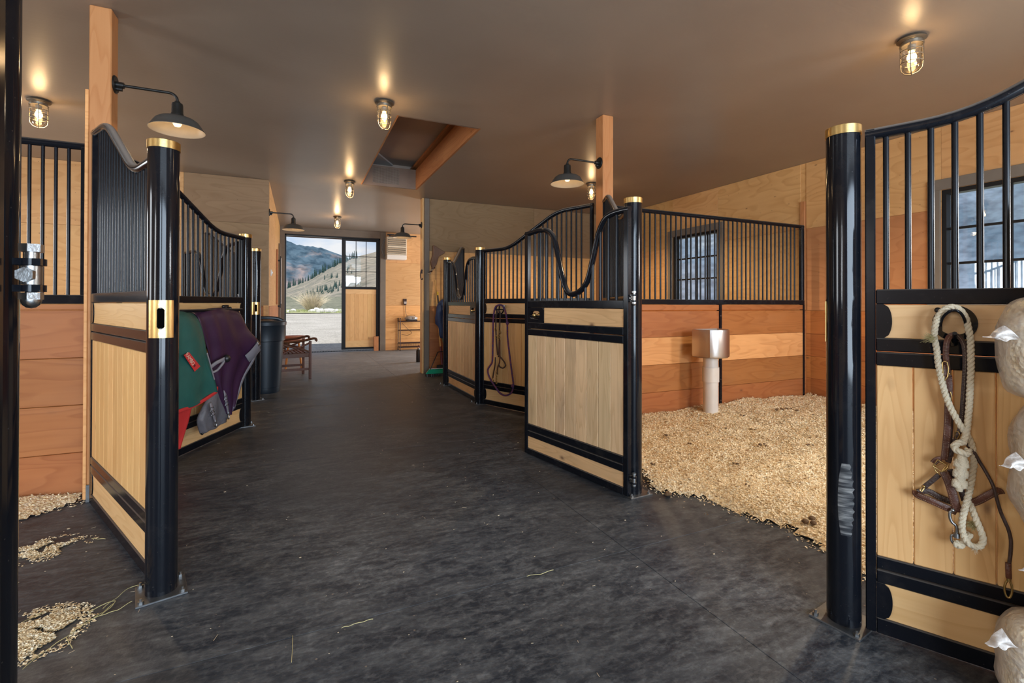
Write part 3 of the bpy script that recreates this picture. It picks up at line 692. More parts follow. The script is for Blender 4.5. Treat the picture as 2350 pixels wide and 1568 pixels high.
def stall_panel(label, A, B, prof, zz=None, side_worn=False):
    A = Vector((*A, 0)); B = Vector((*B, 0)); d = B-A; L = d.length
    t = thing('stall_front_panel', label, 'stall panel', A, math.atan2(d.y, d.x), 'fixed stall front panels')
    z = dict(b0=.012, b1=.078, r0=.225, r1=.280, r2=.285, r3=.336, p1=1.141, r4=1.197, r5=1.202, r6=1.257, g0=1.40, g1=1.462)
    pr = profile(prof)
    rail(t, -.028 if L > 1.77 and A.y < 2 else 0, .036, z['b0'], prof[0][1]+.02, 'stile'); rail(t, L-.036, L, z['b0'], prof[-1][1]+.02, 'stile')
    i0, i1 = .0365, L-.0365
    rail(t, i0, i1, z['b0'], z['b1'], 'bottom_rail')
    rail(t, i0, i1, z['r0'], z['r1']); rail(t, i0, i1, z['r2'], z['r3'])
    rail(t, i0, i1, z['p1'], z['r4']); rail(t, i0, i1, z['r5'], z['r6'])
    rail(t, i0, i1, z['g0'], z['g1'], 'grille_rail')
    bw = MAT['board_worn'] if side_worn else MAT['board']; bh = MAT['board_h_worn'] if side_worn else MAT['board_h']
    boards(t, i0, i1, z['r3'], z['p1'], .117, bw)
    MB().box(0, i1-i0, -.013, .013, 0, z['r0']-z['b1']).obj('kick_board', bh, t, .002, 0, loc=(i0, 0, z['b1']))
    MB().box(0, i1-i0, -.013, .013, 0, z['g0']-z['r6']-.004).obj('top_board', bh, t, .002, 0, loc=(i0, 0, z['r6']+.001))
    for x, sg in ((.0365, 1), (L-.0365, -1)):
        bulge(t, x, z['b1'], z['r0'], sg, .026); bulge(t, x, z['r6'], z['g0'], sg, .026)
    MB().tube([(s, 0, zc) for s, zc in pr], .025, 14).obj('swept_top_rail', MAT['dusty_rail'], t, smooth=60)
    n = int((L-.09)/.0715); x = .072
    for i in range(n):
        if x+i*.0715 > L-.05: break
        bar(t, x+i*.0715, z['g1'], zat(pr, x+i*.0715)-.012)
    return t
LOW, HIGH = 2.128, 2.515
PR = lambda L: [(0, LOW), (.50, LOW), (1.30, HIGH), (L, HIGH+.005)]
pR = stall_panel('black framed stall panel at the right edge with rope and halter, spruce boards below bars', (2.235, 1.25), (3.08, -.3), [(0, LOW), (.34, 2.137), (1.08, HIGH+.03), (1.765, HIGH+.03)])
p4 = stall_panel('black framed stall panel beyond the open door, with a purple rope on its bridle hook', (2.345, 6.21), (3.055, 4.55), PR(1.805))
pM = stall_panel('short-looking stall panel seen edge-on between the open door post and the right timber post', (2.30, 2.92), (3.06, 4.34), PR(1.61))
pL = stall_panel('stall panel left of the near brass-plated post, seen from inside the left stall', (-.63, 2.87), (-1.30, 4.23), [(0, LOW), (.46, LOW), (1.14, 2.56), (1.516, 2.58)])
pB = stall_panel('stall panel on the left aisle side carrying the green and purple horse blankets', (-.565, 6.14), (-1.28, 4.52), PR(1.77))
pF = stall_panel('farthest stall panel on the right, peak of its bars behind the closed door', (2.35, 7.97), (3.10, 9.33), PR(1.553))
pG = stall_panel('stall panel on the left beyond the far post, behind the slate blue bin', (-.58, 7.86), (-1.36, 9.05), PR(1.423))

MAT['slot_shade'] = simple('painted_slot_shade', (.002, .002, .002), 1, spec=0)  # black fill that stands for the shade inside the latch slot
def post(label, x, y, group='brass capped stall posts', plate=None, hinge=None, rz=.5):
    t = thing('stall_post', label, 'stall post', (x, y, 0), 0, group)
    r = .065
    MB().lathe([(r, .006), (r, 2.146)], 40).obj('shaft', MAT['post'], t, smooth=60)
    MB().lathe([(.0001, 2.186), (r-.006, 2.186), (r+.003, 2.181), (r+.003, 2.143), (r, 2.143)], 40).obj('brass_cap', MAT['brass'], t, smooth=35)
    bp = MB().box(-.10, .10, -.10, .10, 0, .008).obj('base_plate', MAT['galv'], t, .001, 0, rz=rz)
    for a in (-1, 1):
        for b in (-1, 1):
            MB().cyl((a*.08, b*.08, .008), (a*.08, b*.08, .02), .012, n=6).cyl((a*.08, b*.08, .02), (a*.08, b*.08, .032), .006, n=8).obj('anchor_bolt', MAT['zinc'], bp, smooth=0)
    if plate is not None:
        a0 = math.atan2(plate[1], plate[0]); w = math.radians(45)
        mb = MB(); R1, R0, n, zb, zt = r+.0035, r, 24, 1.232, 1.412
        sw, sz0, sz1 = math.radians(13), 1.29, 1.36   # slot
        def piece(t0, t1, z0, z1, k=8):
            vs = []
            for i in range(k+1):
                a = a0+t0+(t1-t0)*i/k
                for rr in (R0, R1):
                    for zz in (z0, z1): vs.append((rr*math.cos(a), rr*math.sin(a), zz))
            fs = []
            for i in range(k):
                p, q = i*4, i*4+4
                fs += [(p+2, q+2, q+3, p+3), (p, p+1, q+1, q), (p+1, p+3, q+3, q+1), (p, q, q+2, p+2)]
            fs += [(0, 2, 3, 1), (k*4, k*4+1, k*4+3, k*4+2)]
            mb.add(vs, fs)
        piece(-w, -sw, zb, zt); piece(sw, w, zb, zt)
        # rounded ends of the slot
        m2 = 10
        for i in range(m2):
            b0, b1 = -sw+2*sw*i/m2, -sw+2*sw*(i+1)/m2; mid = (b0+b1)/2/sw
            dz = .017*math.sqrt(max(0, 1-mid*mid))
            piece(b0, b1, zb, sz0-dz, 1); piece(b0, b1, sz1+dz, zt, 1)
        mb.obj('latch_plate', MAT['brass'], t, smooth=40)
        ca, sa = math.cos(a0), math.sin(a0)
        for zz in (1.253, 1.392):
            MB().cyl((ca*(R1), sa*(R1), zz), (ca*(R1+.003), sa*(R1+.003), zz), .0085, n=14).obj('screw', MAT['zinc'], t, smooth=30)
        MB().box(-.004, .0005, -.014, .014, sz0-.012, sz1+.012).obj('slot_shadow', MAT['slot_shade'], t, 0, 0, loc=(ca*r*.999, sa*r*.999, 0), rz=a0)
    return t
postR = post('round black post with brass cap by the shavings stall, scuffed grey low down', 2.21, 1.325, plate=(0, 1), rz=.15)
postM = post('round black post with brass cap carrying the open stall door', 2.27, 2.858, rz=.05)
post4 = post('round black post with brass cap between the closed door and the roped panel', 2.32, 6.27, rz=.1)
post5 = post('farthest right round black post, beside the blue jacket and broom', 2.33, 7.91, rz=.1)
postL = post('nearest round black post on the left with a slotted brass latch plate', -.600, 2.810, plate=(.08, -1), rz=.25)
postL2 = post('round black post on the left just past the purple blanket', -.553, 6.205, rz=.2)
postL3 = post('second far left round black post, slotted brass plate, beside the bin', -.557, 7.785, plate=(.08, -1), rz=.3)
postN = post('black post cut off by the left edge of the picture, with the shiny hinge pin', -.600, 1.33, rz=.2)
# horse-chewed scuffs on the right post
sm, _n, _l, _b = base_mat('scuffed_grey_enamel')
_g = _n.new('ShaderNodeNewGeometry'); _m = _n.new('ShaderNodeMapping'); _m.inputs['Scale'].default_value = (9, 9, 75); _l.new(_g.outputs['Position'], _m.inputs[0])
_z = _n.new('ShaderNodeTexNoise'); _z.inputs['Scale'].default_value = 1; _z.inputs['Detail'].default_value = 6; _l.new(_m.outputs[0], _z.inputs[0])
_l.new(ramp(_n, _l, _z.outputs[0], [(.42, (.012, .013, .016)), (.55, (.09, .09, .09)), (.7, (.30, .29, .27))]), _b.inputs['Base Color']); setin(_b, Roughness=.75)
mb = MB(); ca = math.atan2(-.51, -.857)+.12
n, k_ = 14, 26
vs = []
for i in range(k_+1):
    zz = .40+.31*i/k_; wdt = .60*math.sin(PI*min(1, .12+.8*i/k_))**.5
    for j in range(n+1):
        a = ca-.75*1*wdt+(j/n)*1.5*wdt*(1+.1*math.sin(i*2.3)); rr = .0654+.0004*math.sin(i*1.9+j)
        vs.append((rr*math.cos(a), rr*math.sin(a), zz))
mb.add(vs, [(i*(n+1)+j, i*(n+1)+j+1, (i+1)*(n+1)+j+1, (i+1)*(n+1)+j) for i in range(k_) for j in range(n)])
mb.obj('scuff_mark', sm, postR, smooth=60)

def hinge(parent, x, z, y=0, dirx=1, L=.075, big=1.0):
    """eye bolt from the stile to a barrel between two black tabs, in local coordinates of parent; dirx points to the post"""
    r = .0175*big; bx = x+dirx*L
    o = MB().cyl((x, y, z+.003), (bx, y, z+.003), .008*big, n=12).cyl((x+dirx*.002, y, z+.003), (x+dirx*.016, y, z+.003), .015*big, n=6)
    for q in range(7): o.cyl((x+dirx*(.018+q*.005), y, z+.003), (x+dirx*(.020+q*.005), y, z+.003), .0088*big, n=12)
    o.cyl((bx, y, z-.016*big), (bx, y, z+.022*big), r, n=20)
    ob = o.obj('hinge', MAT['zinc'], parent, smooth=35)
    MB().cyl((bx, y, z+.037*big), (bx, y, z+.05*big), r*.7, n=16).cyl((bx, y, z+.05*big), (bx, y, z+.066*big), r*1.12, n=6).cyl((bx, y, z-.046*big), (bx, y, z-.032*big), r*1.1, n=6).sphere((bx, y, z-.046*big), r*.95, 12, (1, 1, 1.1)).obj('hinge_bolt', MAT['zinc'], ob, smooth=30)
    for z0 in (.0225, -.0305):
        MB().cyl((bx, y, z+z0*big), (bx, y, z+(z0+.0135)*big), r*1.32, n=20).box(min(bx, bx-dirx*L*.62), max(bx, bx-dirx*L*.62), y-r*1.2, y+r*1.2, z+z0*big, z+(z0+.0135)*big).obj('hinge_tab', MAT['black'], ob, smooth=35)
    return ob

def ucurve(W):
    """door top rail: a level shoulder, the deep dip for the horse's neck, a level shoulder (s from hinge side)"""
    pts = [(.0, 2.085), (.08, 2.085), (.17, 2.075), (.24, 2.04), (.305, 1.93), (.36, 1.75), (.41, 1.60), (.46, 1.53), (.53, 1.487), (.60, 1.478), (.655, 1.51), (.70, 1.60), (.75, 1.76), (.80, 1.93), (.85, 2.01), (.92, 2.05), (1.02, 2.06), (1.10, 2.055), (1.2, 2.05)]
    return [(s*W/1.2, z) for s, z in pts]
def stall_door(label, A, B, latch=True, bulges=False, detail=True, knobside=1):
    """A hinge end, B free end"""
    A = Vector((*A, 0)); B = Vector((*B, 0)); d = B-A; L = d.length
    t = thing('stall_door', label, 'stall door', A, math.atan2(d.y, d.x), 'swing doors of the stalls')
    uc = ucurve(L)
    rail(t, 0, .045, .008, 2.105, 'stile'); rail(t, L-.045, L, .008, 2.07, 'stile')
    i0, i1 = .0455, L-.0455
    rail(t, i0, i1, .008, .062, 'bottom_rail'); rail(t, i0, i1, .172, .226); rail(t, i0, i1, .232, .288)
    rail(t, i0, i1, 1.108, 1.164); rail(t, i0, i1, 1.169, 1.225); rail(t, i0, i1, 1.362, 1.424, 'grille_rail')
    boards(t, i0, i1, .289, 1.107, .135, MAT['board_worn'])
    MB().box(0, i1-i0, -.013, .013, 0, .108).obj('kick_board', MAT['board_h_worn'], t, .002, 0, loc=(i0, 0, .063))
    lx = L-.28
    MB().box(0, lx-i0, -.013, .013, 0, .134).obj('top_board', MAT['board_h_worn'], t, .002, 0, loc=(i0, 0, 1.2265))
    if bulges: bulge(t, i0, .063, .171, 1, .02); bulge(t, i1, .063, .171, -1, .02); bulge(t, i0, 1.2265, 1.361, 1, .02)
    # latch housing: a plate with an oblong opening and a brass knob inside
    px0, px1, pz0, pz1 = lx+.002, i1, 1.2265, 1.361
    cx, cz, hw, hh = (px0+px1)/2+.01, (pz0+pz1)/2, .078, .038
    ring = []; outer = []
    for q in range(32):
        a = 2*PI*q/32; c, s_ = math.cos(a), math.sin(a)
        ring.append((cx+math.copysign(hw-hh, c)*(1 if abs(c) > 1e-6 else 0)+hh*c, cz+hh*s_))
        m = max(abs(c)/((px1-px0)/2), abs(s_)/((pz1-pz0)/2)); outer.append(((px0+px1)/2+c/m, cz+s_/m))
    mb = MB(); vs = []
    for y in (-.02, -.014, .014, .02): pass
    for y in (-.0195, .0195):
        vs += [(x, y, z) for x, z in outer]+[(x, y, z) for x, z in ring]
    N = 32; fs = []
    for q in range(N):
        q2 = (q+1) % N
        fs += [(q, q2, N+q2, N+q), (2*N+q, 3*N+q, 3*N+q2, 2*N+q2), (N+q, N+q2, 3*N+q2, 3*N+q), (q, 2*N+q, 2*N+q2, q2)]
    mb.add(vs, fs); lb = mb.obj('latch_housing', MAT['black'], t, smooth=30)
    MB().cyl((cx-.07, 0, cz-.012), (px1, 0, cz-.012), .012, n=14).obj('latch_bolt', MAT['black'], lb, smooth=40)
    MB().cyl((cx-.01, -.03, cz), (cx-.01, .03, cz), .008, n=10).sphere((cx-.01, -.03, cz), .019, 16).sphere((cx-.01, .03, cz), .019, 16).obj('latch_knob', MAT['brass'], lb, smooth=60, label='round brass latch knob')
    MB().tube(spline([(s, 0, z) for s, z in uc], 4), .0235, 16).obj('curved_top_rail', MAT['post'], t, smooth=60)
    n = 13; st = (L-.09)/(n+1)
    for i in range(1, n+1):
        x = .045+i*st; zt = zat(uc, x)-.008
        if zt > 1.44: bar(t, x, 1.424, zt, .0125)
    return t
# open door swung back against the aisle side of the right-hand panel
dM = stall_door('open stall door in the middle, swung into the aisle, dipped black top rail', (2.188, 2.79), (1.955, 4.02))
hinge(dM, 0.0, 1.437, -.0, -1, .04, .8); hinge(dM, 0.0, .135, -.0, -1, .04, .8)
d5 = stall_door('closed stall door far on the right between two brass capped posts', (2.327, 7.83), (2.322, 6.35), bulges=True)
hinge(d5, 0.0, 1.44, .025, -1, .03, .9); hinge(d5, 0.0, .14, .025, -1, .03, .9)
d2 = stall_door('stall door swung inward behind the bars above the purple blanket', (-.63, 6.27), (-1.36, 7.46))
hinge(d2, 0.0, 1.44, .0, -1, .03, .9)
dN = stall_door('stall door folded back at the left picture edge, hinge bolt showing', (-.548, 1.262), (-.50, .02))
hinge(dN, .02, 1.452, .055, -1, .035, 1.0)

# ================================================================== timber posts
def timber(label, x0, x1, y0, y1):
    o = thing('timber_post', label, 'timber post', ((x0+x1)/2, (y0+y1)/2, 0), 0, 'ceiling height timber posts')
    a, b = (x1-x0)/2, (y1-y0)/2
    MB().box(-a, a, -b, b, .12, ZC).obj('post_shaft', MAT['timber'], o, .006, 0)
    MB().box(-a-.004, a+.004, -b*.98, b*.98, 0, .1195).obj('steel_shoe', MAT['galv'], o, .001, 0)
    return o
tL = timber('tall fir post on the left carrying a barn lamp, rising to the ceiling', -1.348, -1.222, 4.262, 4.40)
MB().box(-.02, .0, -.069, -.012, .02, 2.9).obj('furring_strip', MAT['plank_pale'], tL, .003, 0, loc=(-.0635, 0, 0))
tM = timber('tall fir post on the right behind the open stall door, carrying a barn lamp', 3.075, 3.215, 4.39, 4.53)

# ================================================================== stall partitions
def partition(label, y, x0, x1, midx, rowz, spacing, end=True):
    t = thing('stall_partition', label, 'stall partition', (x0, y, 0), 0, 'partitions between stalls')
    L = x1-x0
    segs = [(0, midx-x0-.02), (midx-x0+.02, L-.02)] if midx else [(0, L)]
    for (a, b) in segs:
        for i, (z0, z1) in enumerate(rowz):
            m = MAT['plank_pale'] if i == 2 and midx else MAT['plank']
            MB().box(0, b-a, -.019, .019, 0, z1-z0-.003).obj('plank', m, t, .003, 0, loc=(a, 0, z0))
    if midx:
        st_ = MB().box(midx-x0-.022, midx-x0+.022, -.03, -.0195, .02, 1.39).box(midx-x0-.0195, midx-x0+.0195, -.0195, .0195, .02, 1.39).obj('steel_strip', MAT['black'], t, 0, 0)
        for q in range(5): MB().cyl((midx-x0, -.03, .12+q*.28), (midx-x0, -.033, .12+q*.28), .006, n=8).obj('screw', MAT['zinc'], st_, smooth=0)
    MB().box(L-.02, L+.012, -.028, .028, .02, 1.39).obj('steel_strip', MAT['black'], t, 0, 0)
    MB().box(0, L+.01, -.03, .03, 1.39, 1.455).obj('channel', MAT['black'], t, .004, 0)
    MB().box(L-.045, L+.01, -.026, .026, 1.455, 2.53).obj('end_plate', MAT['black'], t, .003, 0)
    MB().box(0, .03, -.026, .026, 1.455, 2.53).obj('end_plate', MAT['black'], t, .003, 0)
    MB().cyl((0, 0, 2.54), (L+.01, 0, 2.54), .026, n=16).obj('top_rail', MAT['black'], t, smooth=60)
    n = int((L-.1)/spacing)
    for i in range(n): bar(t, .075+i*spacing, 1.455, 2.525, .0108)
    return t
rz_ = [(.0, .307), (.307, .645), (.645, .984), (.984, 1.31), (1.318, 1.39)]
partR = partition('grilled partition in the shavings stall behind the steel waterer, fir planks below', 4.65, 3.21, 6.79, 5.111, [(z0 if i else 0, z1) for i, (z0, z1) in enumerate(rz_)], .0833)
partL = partition('grilled partition beside the left timber post, fir planks below black bars', 4.46, XL+.03, -1.40, None, [(0, .314), (.314, .658), (.658, 1.0), (1.0, 1.345), (1.35, 1.39)], .0715)
# ================================================================== lamps
def jar_lamp(label, x, y, lit=1.0, down=0):
    t = thing('ceiling_lamp', label, 'ceiling lamp', (x, y, ZC), 0, 'caged jar lamps on the ceiling')
    MB().lathe([(.0001, -.001), (.082, -.001), (.094, -.012), (.096, -.022), (.078, -.034), (.070, -.036), (.068, -.062), (.0001, -.062)], 28).obj('lamp_base', MAT['lamp_metal'], t, smooth=40)
    MB().cyl((0, 0, -.062), (0, 0, -.105), .026, .024, 16).obj('socket', MAT['enamel'], t, smooth=40)
    MB().lathe([(.062, -.063), (.063, -.2), (.060, -.232), (.048, -.258), (.028, -.272), (.0001, -.277)], 28).obj('glass_jar', MAT['jar'], t, smooth=60, fixn=True)
    MB().lathe([(.0001, -.104), (.014, -.106), (.022, -.125), (.0305, -.15), (.030, -.168), (.020, -.187), (.0001, -.194)], 18).obj('bulb', MAT['filament'], t, smooth=60)
    mb = MB(); r = .0705
    for q in range(4):
        a = q*PI/2+.35; c, s_ = math.cos(a), math.sin(a)
        mb.tube([(c*r, s_*r, -.05), (c*r, s_*r, -.21), (c*r*.93, s_*r*.93, -.25), (c*r*.6, s_*r*.6, -.28), (0, 0, -.292)], .0036, 6)
    for z in (-.105, -.15, -.20): mb.tube([(r*math.cos(2*PI*q/28), r*math.sin(2*PI*q/28), z) for q in range(28)], .0034, 6, closed=True)
    mb.tube([(.0745*math.cos(2*PI*q/28), .0745*math.sin(2*PI*q/28), -.06) for q in range(28)], .004, 6, closed=True)
    mb.obj('wire_cage', MAT['lamp_metal'], t, smooth=60)
    l = light('lamp_glow', 'POINT', (0, 0, -.215), 7*lit, (1, .66, .34), shadow_soft_size=.045); l.parent = t
    if down:
        l = light('added_fill_spot', 'SPOT', (0, 0, -.30), down, (1, .78, .52), shadow_soft_size=.05, spot_size=math.radians(158), spot_blend=.45); l.parent = t  # extra spot added below the jar to brighten the stall
    return t
jar_lamp('caged jar lamp on the aisle ceiling in front of the loft hatch', .81, 5.06)
jar_lamp('caged jar lamp on the aisle ceiling just beyond the loft hatch', .80, 8.6, 1.3)
jar_lamp('smallest caged jar lamp, on the ceiling near the far doorway', .86, 12.25, 1.6)
jar_lamp('caged jar lamp over the shavings stall, top right', 4.40, 2.12, .75, 150)
jar_lamp('caged jar lamp partly hidden by the right timber post', 4.66, 7.0, .9, 300)
jar_lamp('caged jar lamp above the left stall, left of the timber post', -2.46, 6.50, 1, 90)

def barn_lamp(label, x, y, z, sgn, arm=.385):
    t = thing('barn_lamp', label, 'wall lamp', (x, y, z), 0 if sgn > 0 else PI, 'barn lamps on bent arms')
    b = MAT['bronze']
    MB().lathe([(.0001, 0), (.062, 0), (.064, .006), (.058, .012), (.0001, .014)], 28, axis='x').obj('mount_plate', b, t, smooth=40)
    MB().cyl((.01, 0, 0), (.055, 0, 0), .022, n=16).cyl((.012, 0, -.03), (.045, 0, -.03), .014, n=12).obj('arm_hub', b, t, smooth=40)
    MB().tube([(.04, 0, 0), (arm-.06, 0, 0)]+[(arm-.06+.055*math.sin(a), 0, -.055+.055*math.cos(a)) for a in [i*PI/16 for i in range(1, 9)]]+[(arm-.005, 0, -.075)], .0105, 12).obj('arm', b, t, smooth=60)
    MB().lathe([(.0001, -.058), (.018, -.058), (.020, -.068), (.034, -.074), (.037, -.088), (.038, -.148), (.042, -.156), (.042, -.178), (.03, -.180)], 24, (arm-.005, 0, 0)).obj('socket_housing', b, t, smooth=40)
    R = .178
    MB().lathe([(.04, -.174), (.075, -.179), (.115, -.192), (.14, -.21), (.158, -.238), (R, -.272), (R+.004, -.275), (R+.003, -.278)], 44, (arm-.005, 0, 0)).obj('shade', MAT['shade_out'], t, smooth=50)
    MB().lathe([(.03, -.178), (.075, -.1825), (.113, -.195), (.137, -.213), (.155, -.240), (R-.003, -.274), (R+.003, -.278)], 44, (arm-.005, 0, 0)).obj('shade_lining', MAT['enamel'], t, smooth=50, label='cream enamel inside of the shade')
    MB().lathe([(.014, -.178), (.020, -.19), (.030, -.21), (.030, -.228), (.02, -.245), (.0001, -.25)], 18, (arm-.005, 0, 0)).obj('bulb', MAT['bulb'], t, smooth=60)
    l = light('lamp_glow', 'POINT', (arm-.005, 0, -.262), 1.6, (1, .72, .42), shadow_soft_size=.025); l.parent = t
    return t
barn_lamp('nearest barn lamp on the left timber post, above the brass plated post', -1.222, 4.33, 2.985, 1)
barn_lamp('barn lamp reaching left from the right timber post', 3.075, 4.46, 2.975, -1, .42)
barn_lamp('barn lamp on the left wall corner, hanging before the open doorway', PX, 9.16, 2.955, 1)
barn_lamp('barn lamp on the right wall end, above the louvred heater', 2.25, YQ+.05, 2.965, -1)

# ================================================================== heater and other things in the far room
h = thing('unit_heater', 'almond electric heater with louvres, high beside the far doorway', 'heater', (2.63, YB-.012, 2.68))
MB().box(-.29, .29, -.30, -.03, .14, .655).obj('housing', MAT['heater'], h, .01, 0)
MB().box(-.285, .285, -.31, -.03, 0, .135).obj('control_panel', MAT['heater_white'], h, .01, 0)
MB().box(-.262, .262, -.303, -.30, .165, .63).obj('louvre_recess', MAT['blackplast'], h, 0, 0)
for i in range(8):
    MB().box(-.26, .26, -.006, .006, -.024, .024).obj('louvre', MAT['heater'], h, 0, 0, loc=(0, -.314, .195+i*.058), rot=(math.radians(-38 if i != 3 else 20), 0, 0))
MB().box(-.05, .6, -.2, -.165, .70, .735).box(.02, .06, -.19, -.17, .655, .70).box(-.2, -.16, -.19, -.17, .655, .74).box(-.25, -.05, -.2, -.165, .715, .75).obj('ceiling_bracket', MAT['blackplast'], h, .002, 0)
MB().tube(spline([(-.05, -.1, .68), (-.16, -.08, .69), (-.30, -.06, .60), (-.38, -.05, .40), (-.37, -.05, .20), (-.30, -.06, .05)], 6), .011, 8).obj('conduit', MAT['galv'], h, smooth=60)

o_ = thing('wall_outlet', 'brown wall outlet with a grey timer plugged in, above the wire rack', 'outlet', (2.93, YB-.012, 1.40))
MB().box(-.05, .05, -.025, 0, -.02, .13).obj('box', MAT['rack'], o_, .003, 0)
MB().box(-.04, .04, -.06, -.0255, -.02, .05).obj('timer', MAT['radio'], o_, .004, 0)
MB().box(-.035, .035, -.052, -.0255, -.06, -.0205).obj('plug', MAT['rack'], o_, .004, 0)
cord = MB().tube(spline([(2.93, YB-.05, 1.335), (2.945, YB-.045, 1.2), (2.96, YB-.05, 1.08), (2.985, YB-.06, .99), (2.99, YB-.08, .965)], 6), .006, 6).obj('power_cord', MAT['rack'], smooth=60)
tag(cord, 'thin brown power cord from the outlet down to the silver radio', 'cord')
rk = thing('wire_rack', 'low brown wire rack against the far plank wall, holding the silver radio', 'rack', (3.1, YB-.03, 0))
X0, X1, Y0, Y1 = -.375, .40, -.33, -.02
for x in (X0, X1):
    for y in (Y0, Y1):
        MB().cyl((x, y, .03), (x, y, .935), .014, n=8).sphere((x, y, .945), .02, 8).cyl((x, y-.012, .022), (x, y+.012, .022), .022, n=10).obj('upright', MAT['rack'], rk, smooth=60)
for z in (.86, .60, .22, .10):
    mb = MB()
    for a, b in (((X0, Y0), (X1, Y0)), ((X0, Y1), (X1, Y1)), ((X0, Y0), (X0, Y1)), ((X1, Y0), (X1, Y1))): mb.cyl((*a, z), (*b, z), .009, n=6)
    for i in range(1, 6): mb.cyl((X0, Y0+i*(Y1-Y0)/6, z), (X1, Y0+i*(Y1-Y0)/6, z), .004, n=5)
    mb.obj('shelf', MAT['rack'], rk, smooth=60)
mb = MB()
for i in range(26): mb.cyl((X0+i*.031, Y0, .10), (X0+i*.031, Y0, .25), .004, n=5)
mb.obj('basket_wires', MAT['rack'], rk, smooth=0, kind='stuff')
MB().tube(spline([(-.28, -.15, .80), (-.1, -.12, .62), (0, -.14, .52), (-.1, -.16, .45), (-.24, -.16, .46), (-.3, -.15, .47)], 6), .005, 6).obj('dangling_cord', MAT['blackplast'], rk, smooth=60)
rd = thing('radio', 'small silver radio with round dials on top of the wire rack', 'radio', (3.08, YB-.2, .875))
MB().sphere((0, 0, .075), .2, 20, (1.0, .55, .36)).obj('body', MAT['radio'], rd, smooth=60)
for x in (-.08, .05): MB().cyl((x, -.095, .085), (x, -.118, .09), .038, n=20).cyl((x, -.118, .09), (x, -.122, .091), .018, n=16).obj('dial', MAT['zinc'], rd, smooth=40)
MB().tube([(-.12, 0, .13), (-.11, 0, .16), (0, 0, .17), (.11, 0, .16), (.12, 0, .13)], .007, 8).obj('carry_handle', MAT['blackplast'], rd, smooth=60)
MB().box(-.15, .17, -.09, .08, -.0, .028).obj('foot', MAT['blackplast'], rd, .006, 0)

b_ = thing('steel_flask', 'small dark cylinder bottle on the floor behind the right wall end', 'bottle', (2.62, 11.25, 0))
MB().lathe([(.0001, 0), (.055, 0), (.058, .01), (.058, .27), (.045, .30), (.0001, .30)], 20).obj('body', MAT['blackplast'], b_, smooth=40)
MB().cyl((0, 0, .30), (0, 0, .33), .03, n=16).obj('cap', MAT['zinc'], b_, smooth=40)
MB().tube([(-.03, 0, .325), (-.025, 0, .38), (.0, 0, .395), (.025, 0, .38), (.03, 0, .325)], .006, 8).obj('bail', MAT['maroon'], b_, smooth=60)
s_ = thing('light_switch', 'pale oval switch box on the plywood passage wall beside the doorway', 'switch', (PX+.002, 9.7, 1.95))
MB().sphere((.0, 0, 0), .05, 14, (.55, .8, 1.3)).obj('cover', MAT['white'], s_, smooth=60)
MB().box(.024, .034, -.01, .01, -.015, .02).obj('toggle', MAT['zinc'], s_, .002, 0)
sc_ = thing('hanging_squeegee', 'slim dark framed pale bar hanging by the far door jamb', 'wall tool', (PX+.05, 13.0, 2.0))
MB().box(0, .022, -.012, .012, -.72, .55).obj('back_bar', MAT['trimdark'], sc_, .003, 0)
MB().box(.0225, .032, -.04, .035, -.62, .5).obj('pale_strip', MAT['white'], sc_, .003, 0)
MB().box(-.045, .0, -.02, .02, .42, .46).box(-.045, .0, -.02, .02, -.7, -.66).obj('wall_bracket', MAT['trimdark'], sc_, .003, 0)

# carved bracket with hanging bits on the taupe corner trim
br = thing('carved_bracket', 'brown pointed wooden bracket with dark knobs on the right wall end', 'bracket', (2.46, YQ-.034, 2.20))
pts = [(-.01, .36), (.24, .22), (.10, .13), (.06, -.02), (-.02, -.14), (-.06, .02), (-.02, .16)]
MB().prism(pts, -.09, .0).obj('carved_board', wood('dark_walnut_bracket', (.20, .11, .07), (.11, .055, .035), 'z', .6, 0, 1, 0), br, .008, 0)
for i in range(4): MB().cyl((-.11+i*.028, -.02, -.22+i*.035), (-.07+i*.028, -.10, -.20+i*.035), .014, n=10).obj('knob', MAT['rack'] if i % 2 else MAT['enamel'], br, smooth=40)
hk = thing('wall_hook', 'small brown hook on the edge of the right wall end', 'hook', (2.255, YQ-.0, 1.96))
MB().tube(spline([(0, -.03, .09), (-.03, -.03, .09), (-.045, -.03, .0), (-.035, -.03, -.07), (-.01, -.03, -.09), (-.0, -.03, -.06)], 5), .01, 8).box(-.03, -.006, -.045, -.015, .03, .11).obj('hook_body', MAT['rack'], hk, smooth=40)

# ---------------------------------------------------------- brooms, shovel and jacket in the nook
def lean(name, label, cat, a, b): return thing(name, label, cat, (0, 0, 0))
pb = thing('push_broom', 'green push broom standing on the floor with a green and black handle', 'broom', (2.60, 8.98, 0))
mb = MB().add([(-.40, -.10, .055), (.24, -.10, .055), (.24, .05, .055), (-.36, .05, .055), (-.32, -.03, .13), (.24, -.03, .13), (.24, .03, .13), (-.30, .03, .13)], [(0, 3, 2, 1), (4, 5, 6, 7), (0, 1, 5, 4), (1, 2, 6, 5), (2, 3, 7, 6), (3, 0, 4, 7)])
mb.obj('broom_head', MAT['green_b'], pb, .006, 0)
mb = MB()
for i in range(56):
    for j in range(4):
        x = -.37+i*.0108; y = -.09+j*.035
        mb.beam((x, y, .056), (x+random.uniform(-.02, .012), y-.015, .0), .006, .004)
mb.obj('bristles', MAT['blackplast'], pb, smooth=0, kind='stuff')
MB().box(-.30, .24, .02, .035, .131, .139).obj('white_edge', MAT['white'], pb, 0, 0)
MB().cyl((.06, 0, .13), (.052, .03, .24), .032, .026, 12).obj('handle_socket', MAT['yellow'], pb, smooth=40)
